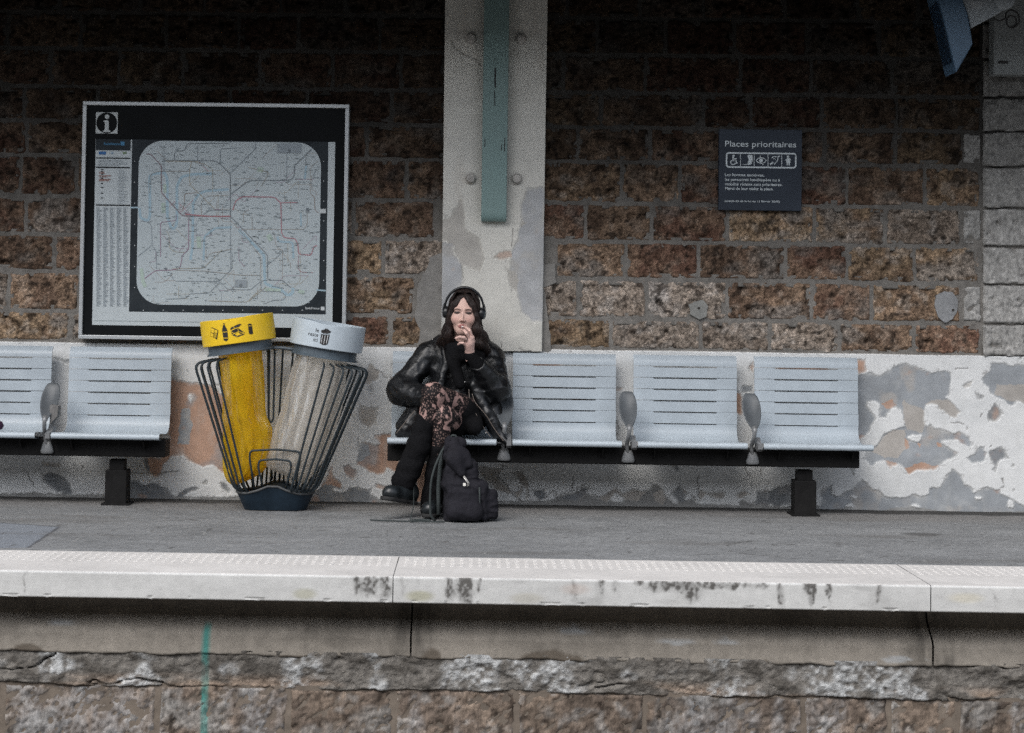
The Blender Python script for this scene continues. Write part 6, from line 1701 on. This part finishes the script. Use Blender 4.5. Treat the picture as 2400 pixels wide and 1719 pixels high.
# ---------------- hair: parted in the middle, falling over the shoulders
def hair_sdf(p):
    q = to_head(p); ax = np.abs(q[..., 0]); qs = q.copy(); qs[..., 0] = ax
    shell = ell(q, (0, 0.022, 0.038), (0.0865, 0.107, 0.092))
    open_ = smin(ell(q, (0, -0.125, -0.040), (0.0535, 0.105, 0.095)), cap(q, (0, -0.12, 0.005), (0, -0.090, 0.070), 0.052, 0.026), 0.03)
    shell = smax(shell, -open_, 0.010)
    shell = smax(shell, -q[..., 2] - 0.09, 0.02)
    part = np.clip(1 - ax / 0.006, 0, 1) * (q[..., 1] < 0.03) * (q[..., 2] > 0.05)
    shell = shell + 0.006 * part
    side = [cap(qs, (0.058, -0.055, 0.045), (0.070, -0.045, -0.02), 0.015, 0.020), cap(qs, (0.070, -0.045, -0.02), (0.078, -0.035, -0.10), 0.020, 0.028), cap(qs, (0.078, -0.030, -0.10), (0.095, -0.015, -0.165), 0.032, 0.038), cap(q, (0, .07, -.03), (0, .09, -.17), 0.075, 0.07)]
    d = smin(shell, union(side, 0.015), 0.014)
    d = smin(d, cap(q, (0.098, 0.0, -0.12), (0.125, 0.01, -0.19), 0.030, 0.028), 0.02)
    d = smin(d, cap(q, (-0.098, 0.0, -0.12), (-0.118, 0.02, -0.17), 0.026, 0.022), 0.02)
    wv = np.clip(-q[..., 2] - 0.02, 0, 0.2)
    d = d + 0.055 * wv * np.sin(q[..., 2] * 75 + 5 * q[..., 1] * 10 + np.sign(q[..., 0]) * 1.3) 
    st = vnoise(q[..., 0] * 95, q[..., 1] * 95, q[..., 2] * 9, seed=601) * 0.0022 + vnoise(q[..., 0] * 45, q[..., 1] * 45, q[..., 2] * 11, seed=602) * 0.0032
    return (d + st) * HS
sdf_obj('hair', hair_sdf, HC - np.array((.19, .14, .27)), HC + np.array((.20, .20, .17)), 0.0038, M_HAIR, per)
mb = MB(); r_ = random.Random(5)
for i in range(120):
    sd = r_.choice((-1, 1)); a = r_.uniform(0, 1)
    x0 = 0.004 + 0.012 * r_.random(); y0 = -0.060 + 0.10 * a
    z_top = 0.118 - 0.9 * (y0 - 0.0) ** 2 * 3
    fr = r_.uniform(0.90, 1.08)
    low = r_.uniform(-0.25, -0.14)
    pts = [(sd * x0, y0 - 0.008, min(0.131, z_top)), (sd * 0.042 * fr, y0 - 0.012, 0.114), (sd * 0.077 * fr, y0 * 0.8 - 0.006, 0.045), (sd * (0.084 + 0.006 * a) * fr, y0 * 0.6 - 0.008, -0.03), (sd * (0.094 + r_.uniform(-.02, .012)), y0 * 0.6 - 0.030, -0.10), (sd * (0.110 + r_.uniform(-.035, .055)), y0 * 0.5 - 0.02 + r_.uniform(-.02, .01), low)]
    pp = round_path(pts, 0.04, 4)
    w0 = r_.uniform(0.0014, 0.0032)
    mb.tube([from_head(p) + np.array((0.013 * math.sin(j * .85 + i * .13) * (j / len(pp)) ** 2, 0.004 * math.sin(j * .7 + i), 0)) for j, p in enumerate(pp)], [w0 * (0.7 + 0.5 * math.sin(math.pi * min(1, j / (len(pp) - 1) * 1.1))) * (1 - 0.6 * (j / (len(pp) - 1)) ** 3) for j in range(len(pp))], n=5)
mb.build('hair_locks', M_HAIR, per, True, normals=False)['kind'] = 'stuff'

# ---------------- clothes
def scarf_sdf(p):
    q = to_head(p)
    d = union([ell(p, Pp(1086, 818, -.335), (.105, .10, .050)), cap(p, Pp(1050, 800, -.36), Pp(1062, 850, -.40), .034, .036), cap(p, Pp(1128, 805, -.34), Pp(1120, 850, -.39), .036, .034), cap(p, Pp(1070, 835, -.40), Pp(1105, 838, -.40), .030), cap(p, Pp(1062, 845, -.40), Pp(1078, 900, -.415), .036, .03)], .02)
    return d + 0.006 * fbm(p[..., 0] * 28, p[..., 1] * 28, p[..., 2] * 16, seed=611)
sdf_obj('scarf', scarf_sdf, Pp(1086, 905, -.35) - np.array((.17, .14, .03)), Pp(1086, 790, -.35) + np.array((.17, .13, .03)), 0.0055, M_KNIT, per)
def top_sdf(p):
    d = union([ell(p, Pp(1085, 885, -.265), (.150, .115, .18)), ell(p, Pp(1075, 965, -.29), (.165, .14, .11))], .05)
    d = smin(d, cap(p, W_ + (W_ - zh(885, 1215, -.505)) * 0.35, Pp(1128, 868, -.46), .0335, .040), .01)      # black cuff below the sleeve
    return d + 0.004 * fbm(p[..., 0] * 18, p[..., 1] * 18, p[..., 2] * 14, seed=613)
sdf_obj('black_top', top_sdf, Pp(1085, 1010, -.3) - np.array((.22, .27, .03)), Pp(1085, 800, -.3) + np.array((.22, .20, .03)), 0.007, M_KNIT, per)
def skirt_sdf(p):
    d = union([ell(p, Pp(1072, 985, -.31), (.17, .16, .085)), cap(p, Pp(1100, 975, -.34), Pp(1080, 962, -.47), .090, .078), cap(p, Pp(1050, 992, -.34), Pp(1066, 992, -.46), .088, .076), cap(p, Pp(1110, 985, -.40), Pp(1112, 1002, -.52), .055, .045)], .03)
    return d + 0.004 * fbm(p[..., 0] * 20, p[..., 1] * 20, p[..., 2] * 14, seed=615)
sdf_obj('skirt', skirt_sdf, Pp(1072, 1035, -.35) - np.array((.24, .34, .03)), Pp(1072, 910, -.35) + np.array((.24, .22, .05)), 0.007, M_KNIT, per)

EL, ER = Pp(939, 915, -.335), Pp(1165, 914, -.385)
WL = Pp(1012, 934, -.50); SL, SR = Pp(1003, 832, -.262), Pp(1152, 838, -.262)
CU = Pp(1117, 851, -.485)
def jacket_sdf(p):
    tor = union([ell(p, Pp(1080, 880, -.255), (.185, .130, .165)), ell(p, Pp(1072, 960, -.27), (.198, .148, .13)), cap(p, SL, SR, .066), cap(p, Pp(1035, 806, -.25), Pp(1135, 812, -.25), .05)], .05)
    # open front
    cut = union([cap(p, Pp(1083, 850, -.47), Pp(1076, 930, -.50), .038, .085), cap(p, Pp(1076, 930, -.50), Pp(1066, 1010, -.53), .085, .14)], .04)
    tor = smax(tor, -cut, .012)
    # lapels and collar standing off the chest
    lap = union([cap(p, Pp(1040, 806, -.345), Pp(1046, 850, -.395), .024, .021), cap(p, Pp(1046, 850, -.395), Pp(1032, 905, -.425), .021, .024), cap(p, Pp(1128, 812, -.34), Pp(1126, 850, -.39), .024, .020), cap(p, Pp(1126, 850, -.39), Pp(1112, 900, -.42), .02, .022), cap(p, Pp(1048, 795, -.28), Pp(1130, 800, -.27), .032)], .012)
    tor = smin(tor, lap, .014)
    # front panels falling to the seat
    tor = smin(tor, union([cap(p, Pp(1112, 905, -.41), Pp(1142, 968, -.44), .028, .032), cap(p, Pp(1142, 968, -.44), Pp(1168, 1018, -.44), .036, .036), cap(p, Pp(1168, 1018, -.44), Pp(1190, 1040, -.475), .032, .016), cap(p, Pp(1150, 950, -.33), Pp(1165, 1000, -.36), .06, .055)], .02), .022)
    tor = smin(tor, union([cap(p, Pp(985, 955, -.36), Pp(952, 1006, -.40), .034, .042), cap(p, Pp(985, 950, -.30), Pp(945, 1000, -.34), .06, .045), cap(p, Pp(952, 1006, -.40), Pp(935, 1018, -.41), .036, .024)], .02), .022)
    armL = smin(cap(p, SL, EL, .072, .070), cap(p, EL, WL, .073, .056), .03)
    armL = smin(armL, ell(p, Pp(948, 925, -.36), (.068, .07, .07)), .03)
    armR = smin(cap(p, SR, ER, .072, .066), cap(p, ER, CU, .068, .048), .03)
    arm = np.minimum(armL, armR)
    # hollow sleeve mouths
    arm = smax(arm, -cap(p, WL + (WL - EL) * .04, WL + (WL - EL) * .5, .045), .006)
    arm = smax(arm, -cap(p, CU + (CU - ER) * .05, CU + (CU - ER) * .5, .0405), .006)
    d = smin(tor, arm, .028)
    # folds: long creases bunching at elbows and hem, plus fine crumpling
    f1 = ridged(p + 0.02 * np.sin(p[..., ::-1] * 30), 7.5, 621, (1.0, 1.0, 1.7))
    f2 = ridged(p, 17, 622, (1.2, 1.0, 0.8))
    el = np.exp(-np.minimum(np.linalg.norm(p - EL, axis=-1), np.linalg.norm(p - ER, axis=-1)) / .10)
    f1 = np.sign(f1) * np.abs(f1) ** 1.5
    f3 = ridged(p, 30, 623, (1.0, 1.0, 0.7))
    return d - (0.0055 + 0.007 * el) * f1 - 0.0035 * f2 - 0.0014 * f3 + 0.006
jac = sdf_obj('leather_jacket', jacket_sdf, Pp(1065, 1052, -.4) - np.array((.42, .26, .02)), Pp(1065, 788, -.4) + np.array((.40, .33, .02)), 0.0062, M_LEATHER, per)
M_ZIP = material('worn_seam', (0.16, 0.13, 0.11), rough=0.6)
def seam(pts, r=.0016, name='seam'):
    dg = bpy.context.evaluated_depsgraph_get()
    mb = MB(); mb.tube(round_path(pts, .03, 4), r, n=5); mb.build(name, M_ZIP, jac)
def sj(x, y, d): return Pp(880 + x / 5.076, 740 + y / 5.076, d)
for pts in ([sj(1110, 880, -.452), sj(1120, 1010, -.468), sj(1200, 1180, -.482), sj(1310, 1370, -.488), sj(1370, 1445, -.49)], [sj(1150, 930, -.455), sj(1180, 1030, -.47), sj(1330, 1200, -.486), sj(1400, 1330, -.488), sj(1520, 1490, -.50)], [sj(470, 1130, -.43), sj(360, 1260, -.45), sj(250, 1400, -.452)]):
    seam(pts)
M_STUD = material('snap_metal', (0.55, 0.54, 0.52), rough=0.3, metal=0.9)
for x, y, d in ((825, 310, -.385), (840, 318, -.385), (1065, 790, -.44), (680, 283, -.345), (1310, 1395, -.492)):
    mb = MB(); mb.lathe([(0, 0), (.0042, .0), (.004, .002), (0, .003)], sj(x, y, d - .012), axis=(0, -1, 0), n=8); mb.build('snap_button', M_STUD, jac, True)
# lace tights: skin and black thread in one printed-looking weave
def lace():
    m = bpy.data.materials.new('lace_tights'); m.use_nodes = True; nt = m.node_tree; b = nt.nodes['Principled BSDF']
    b.inputs['Roughness'].default_value = 0.7; b.inputs['Specular IOR Level'].default_value = 0.2
    tc = N(nt, 'ShaderNodeTexCoord')
    mp = N(nt, 'ShaderNodeMapping'); mp.inputs['Scale'].default_value = (1.0, 0.6, 0.75)
    nt.links.new(tc.outputs['Object'], mp.inputs[0])
    nz = N(nt, 'ShaderNodeTexNoise'); nz.inputs['Scale'].default_value = 17; nz.inputs['Detail'].default_value = 2.5; nz.inputs['Distortion'].default_value = 1.2
    nt.links.new(mp.outputs[0], nz.inputs['Vector'])
    g2 = N(nt, 'ShaderNodeMapRange'); g2.inputs['From Min'].default_value = 0.565; g2.inputs['From Max'].default_value = 0.60       # bare net between the motifs
    nt.links.new(nz.outputs['Fac'], g2.inputs['Value'])
    v1 = N(nt, 'ShaderNodeTexVoronoi', feature='DISTANCE_TO_EDGE'); v1.inputs['Scale'].default_value = 85
    nt.links.new(mp.outputs[0], v1.inputs['Vector'])
    g1 = N(nt, 'ShaderNodeMapRange'); g1.inputs['From Min'].default_value = 0.16; g1.inputs['From Max'].default_value = 0.30
    nt.links.new(v1.outputs['Distance'], g1.inputs['Value'])
    m0 = N(nt, 'ShaderNodeMix', data_type='RGBA'); nt.links.new(g1.outputs[0], m0.inputs[0])
    m0.inputs[6].default_value = (0.009, 0.007, 0.008, 1); m0.inputs[7].default_value = (0.17, 0.115, 0.10, 1)
    mx = N(nt, 'ShaderNodeMix', data_type='RGBA'); nt.links.new(g2.outputs[0], mx.inputs[0]); nt.links.new(m0.outputs[2], mx.inputs[6])
    mx.inputs[7].default_value = (0.37, 0.235, 0.21, 1)
    nt.links.new(mx.outputs[2], b.inputs['Base Color'])
    return m
def tights_sdf(p):
    up = union([cap(p, Pp(1090, 962, -.40), Pp(1020, 926, -.700), .080, .058), ell(p, Pp(1014, 922, -.715), (.058, .058, .062)), cap(p, Pp(1014, 930, -.715), Pp(998, 1000, -.70), .054, .050)], .02)
    dn = union([cap(p, Pp(1062, 985, -.40), Pp(1040, 976, -.69), .080, .058), ell(p, Pp(1037, 974, -.70), (.056, .056, .060)), cap(p, Pp(1036, 980, -.70), Pp(1030, 1060, -.68), .053, .047)], .02)
    return np.minimum(up, dn)
sdf_obj('lace_tights', tights_sdf, Pp(1050, 1075, -.6) - np.array((.19, .22, .02)), Pp(1050, 880, -.6) + np.array((.19, .26, .02)), 0.0055, lace(), per)

def warmer(name, J, rad, seed, box):
    def f(p):
        d = None
        for (a, b), (r0, r1) in zip(zip(J[:-1], J[1:]), zip(rad[:-1], rad[1:])):
            c_ = cap(p, a, b, r0, r1); d = c_ if d is None else smin(d, c_, .02)
        fold = np.sin(p[..., 2] * 95 + 3 * fbm(p[..., 0] * 12, p[..., 1] * 12, p[..., 2] * 12, seed=seed))
        return d - 0.0018 * fold - 0.004 * fbm(p[..., 0] * 30, p[..., 1] * 30, p[..., 2] * 18, seed=seed + 1)
    jj = np.array(J)
    return sdf_obj(name, f, jj.min(0) - .10, jj.max(0) + .10, 0.0058, M_KNIT, per)
warmer('leg_warmer', [Pp(997, 988, -.700), Pp(981, 1045, -.702), Pp(962, 1095, -.702), Pp(946, 1128, -.705)], (.056, .062, .062, .066), 631, None)
warmer('leg_warmer', [Pp(1030, 1050, -.68), Pp(1022, 1110, -.65), Pp(1014, 1165, -.62), Pp(1011, 1190, -.61)], (.052, .056, .058, .060), 637, None)

def boot(heel, toe, ankle, name_seed, label):
    heel, toe, ankle = map(np.asarray, (heel, toe, ankle))
    ax = (toe - heel) / np.linalg.norm(toe - heel)
    sd = np.cross(ax, (0, 0, 1)); sd /= np.linalg.norm(sd)
    up = np.cross(sd, ax)
    L = np.linalg.norm(toe - heel)
    base = heel
    loc = lambda p: np.stack([(p - base) @ ax, (p - base) @ sd, (p - base) @ up], -1)
    aL = loc(ankle[None])[0]
    def f(p):
        q = loc(p)
        d = union([cap(q, (0.0, 0, .022), (L * .45, 0, .030), .040, .042), cap(q, (L * .45, 0, .026), (L, 0, .018), .043, .038), cap(q, (0.01, 0, .05), aL, .044, .046), ell(q, (L * .97, 0, .022), (.047, .043, .038))], .02)
        d = smax(d, -(q[..., 2] + 0.004), .004)
        return d - 0.0015 * fbm(p[..., 0] * 40, p[..., 1] * 40, p[..., 2] * 40, seed=name_seed)
    def sole(p):
        q = loc(p)
        fp = np.minimum(cap(q * (1, 1, 0), (0, 0, 0), (L * .45, 0, 0), .041, .036), cap(q * (1, 1, 0), (L * .45, 0, 0), (L + .012, 0, 0), .038, .042))
        hz = np.abs(q[..., 2] + 0.011) - 0.010
        hz = np.where((q[..., 0] > L * .20) & (q[..., 0] < L * .42), np.abs(q[..., 2] + 0.008) - 0.007, hz)
        return smax(fp, hz, .003)
    pts = np.array([heel, toe, ankle])
    o = sdf_obj('boot', f, pts.min(0) - .09, pts.max(0) + .09, 0.0050, M_BOOT, per)
    sdf_obj('sole', sole, pts.min(0) - .09, pts.max(0) + .06, 0.0045, M_SOLE, o)
    return o
boot(Pp(962, 1173, -.675), Pp(914, 1165, -.81), Pp(948, 1130, -.70), 641, '')
bz = 0.028
t0 = at_z(1012, 1212, bz); boot((t0[0] + .01, -.56, bz), (t0[0] - .015, -.735, bz), Pp(1013, 1172, -.61), 647, '')

# ---------------- headphones and cigarette: worn and held, so things of their own
phones = thing('headphones', 'black over-ear headphones worn over the long dark hair', 'headphones', tuple(float(x) for x in from_head((0, .01, .10))))
M_HP = material('headphone_black', (0.010, 0.011, 0.013), rough=0.35, vary=0.2, vscale=30)
arc = [from_head((0.106 * math.sin(a), 0.006, 0.018 + 0.1165 * math.cos(a))) for a in np.linspace(R(-98), R(98), 31)]
mb = MB(); mb.tube(arc, [.0050 + .003 * math.cos((i - 15) / 15 * math.pi / 2) for i in range(31)], n=8, flat=(0, 1, 0)); mb.build('headband', M_HP, phones, True)
for sd in (-1, 1):
    c_ = from_head((sd * 0.102, -0.012, -0.004)); ax = Vector(from_head((sd * 1.0, -0.22 if sd > 0 else -.05, -0.02)) - from_head((0, 0, 0))).normalized()
    mb = MB(); mb.lathe([(0, -.022), (.030, -.020), (.034, -.012), (.033, .002), (.028, .012), (.022, .015), (.020, .012), (0, .012)], c_, axis=ax, n=26); mb.build('ear_cup', M_HP, phones, 'auto')
    mb = MB(); mb.lathe([(0, .0125), (.019, .0125), (.018, .0145), (0, .015)], c_, axis=ax, n=20); mb.build('cup_cap', material('cup_cap_metal', (0.06, 0.085, 0.10), rough=0.3, metal=0.6) if sd < 0 else bpy.data.materials['cup_cap_metal'], phones, True)
    mb = MB(); mb.tube([from_head((sd * .106, .006, .045)), from_head((sd * .113, .000, .028)), from_head((sd * .112, -.008, .010))], .005, n=6); mb.build('yoke', M_HP, phones, True)
cg0, cg1 = from_head((-.002, -.096, -.0735)), zh(768, 935, -.555)
cig = tag(MB().build('cigarette', None) if False else (lambda m: (m.tube([cg0, cg0 + (cg1 - cg0) * .4, cg0 + (cg1 - cg0) * .95], .0038, n=8), m.build('cigarette', material('cigarette_paper', (0.75, 0.72, 0.68), rough=0.8), None, True))[1])(MB()), 'white cigarette held between two fingers at the lips', 'cigarette')

# ---------------- backpack on the ground in front of the bench
def zb6(x, y, d): return Pp(860 + x / 6.3, 1000 + y / 6.3, d)
pk = thing('backpack', 'limp black canvas backpack standing on the ground before the bench', 'backpack', (float(zb6(1500, 1400, -.80)[0]), -.80, 0))
M_CANVAS = material('black_canvas', (0.014, 0.0135, 0.018), rough=0.85, vary=0.3, vscale=30, bump=0.4, bscale=40, spec=0.2, bump2=0.25, bscale2=260)
def rbox(p, c, hs, r, rz=0.0, ry=0.0):
    q = p - np.asarray(c, float)
    ca, sa = math.cos(rz), math.sin(rz)
    q = np.stack([q[..., 0] * ca + q[..., 1] * sa, -q[..., 0] * sa + q[..., 1] * ca, q[..., 2]], -1)
    cb, sb = math.cos(ry), math.sin(ry)
    q = np.stack([q[..., 0] * cb - q[..., 2] * sb, q[..., 1], q[..., 0] * sb + q[..., 2] * cb], -1)
    d = np.abs(q) - (np.asarray(hs, float) - r)
    return np.linalg.norm(np.maximum(d, 0), axis=-1) + np.minimum(d.max(-1), 0) - r
def pack_sdf(p):
    c0 = zb6(1455, 1130, -.785)
    d = rbox(p, c0, (.108, .088, .125), .035, .12, .03)
    d = smin(d, rbox(p, zb6(1370, 700, -.770), (.086, .075, .090), .030, .10, .14), .03)
    d = smin(d, rbox(p, zb6(1280, 340, -.755), (.055, .050, .065), .026, .05, .20), .025)
    d = smin(d, rbox(p, zb6(1760, 1150, -.780), (.052, .062, .075), .022, .2, -.08), .012)
    d = smax(d, 0.003 - p[..., 2], .012)
    f = ridged(p, 8, 651, (1, 1, .8)); f2 = ridged(p, 18, 652, (1, 1, 1.6)); f3 = ridged(p, 34, 653, (1, 1, .7))
    return d - .010 * f - .007 * f2 - .0025 * f3 + .009
packb = sdf_obj('body', pack_sdf, zb6(1400, 1450, -.8) - np.array((.16, .16, .02)), zb6(1500, 130, -.8) + np.array((.18, .20, .02)), 0.006, M_CANVAS, pk)
def pocket_sdf(p):
    d = union([cap(p, zb6(1310, 960, -.870), zb6(1560, 960, -.865), .020), cap(p, zb6(1300, 1260, -.875), zb6(1580, 1270, -.870), .045), ell(p, zb6(1440, 1120, -.868), (.080, .035, .075))], .03)
    return smax(d, .004 - p[..., 2], .01) - .005 * ridged(p, 14, 655)
sdf_obj('front_pocket', pocket_sdf, zb6(1440, 1430, -.87) - np.array((.14, .09, .01)), zb6(1440, 860, -.87) + np.array((.14, .08, .03)), 0.006, M_CANVAS, pk)
def flap_sdf(p):
    a = [zb6(1290, 240, -.79), zb6(1300, 480, -.835), zb6(1400, 690, -.862)]
    d = union([cap(p, a[0], a[1], .030, .042), cap(p, a[1], a[2], .044, .018), cap(p, zb6(1420, 420, -.80), zb6(1500, 560, -.835), .035, .022)], .03)
    return d - .004 * ridged(p, 13, 657)
sdf_obj('top_flap', flap_sdf, zb6(1400, 760, -.83) - np.array((.12, .10, .01)), zb6(1400, 160, -.8) + np.array((.12, .10, .01)), 0.006, M_CANVAS, pk)
M_STRAP = material('grey_green_strap', (0.030, 0.038, 0.038), rough=0.8, vary=0.3, vscale=30, bump=0.3, bscale=120)
def strap(pts, r, rnd=.05):
    mb = MB(); mb.tube(round_path(pts, rnd, 5), r, n=6); mb.build('strap', M_STRAP, pk, True)
strap([zb6(1200, 230, -.77), zb6(1110, 350, -.80), zb6(1000, 600, -.83), zb6(945, 800, -.84), zb6(930, 1100, -.83), zb6(940, 1330, -.83), zb6(1010, 1385, -.82)], .0065)
strap([zb6(1180, 300, -.76), zb6(1090, 500, -.77), zb6(1050, 900, -.78), zb6(1060, 1300, -.80)], .012)
g_ = lambda x, y: np.array(at_z(860 + x / 6.3, 1000 + y / 6.3, .006))
strap([g_(50, 1380), g_(220, 1390), g_(420, 1396), g_(700, 1402), g_(900, 1405), g_(1150, 1410)], .0042)
strap([g_(640, 1392), g_(720, 1385), g_(830, 1380), g_(930, 1390)], .007)
strap([zb6(1235, 190, -.79), zb6(1250, 130, -.80), zb6(1310, 130, -.80), zb6(1330, 200, -.79)], .006, .02)
strap([zb6(1660, 900, -.87), zb6(1665, 1100, -.885), zb6(1650, 1380, -.88)], .005)
strap([zb6(690, 690, -.72), zb6(692, 1000, -.725), zb6(690, 1180, -.73), zb6(660, 1290, -.74), g_(640, 1370)], .0028)
mb = MB(); loop = [zb6(x, y, -.905) for x, y in ((1425, 735), (1440, 735), (1505, 830), (1502, 870), (1480, 885), (1492, 835), (1425, 745))]
mb.tube(loop, .0022, n=6); mb.build('clip', material('clip_metal', (0.62, 0.60, 0.56), rough=0.35, metal=0.7), pk, True)
mb = MB(); q_ = zb6(1440, 858, -.905); mb.box(q_[0] - .0075, q_[0] + .0075, q_[1] - .003, q_[1] + .003, q_[2] - .0075, q_[2] + .0075, bev=.0015); mb.build('clip_tag', material('clip_tag_white', (0.72, 0.70, 0.64), rough=0.5), pk)
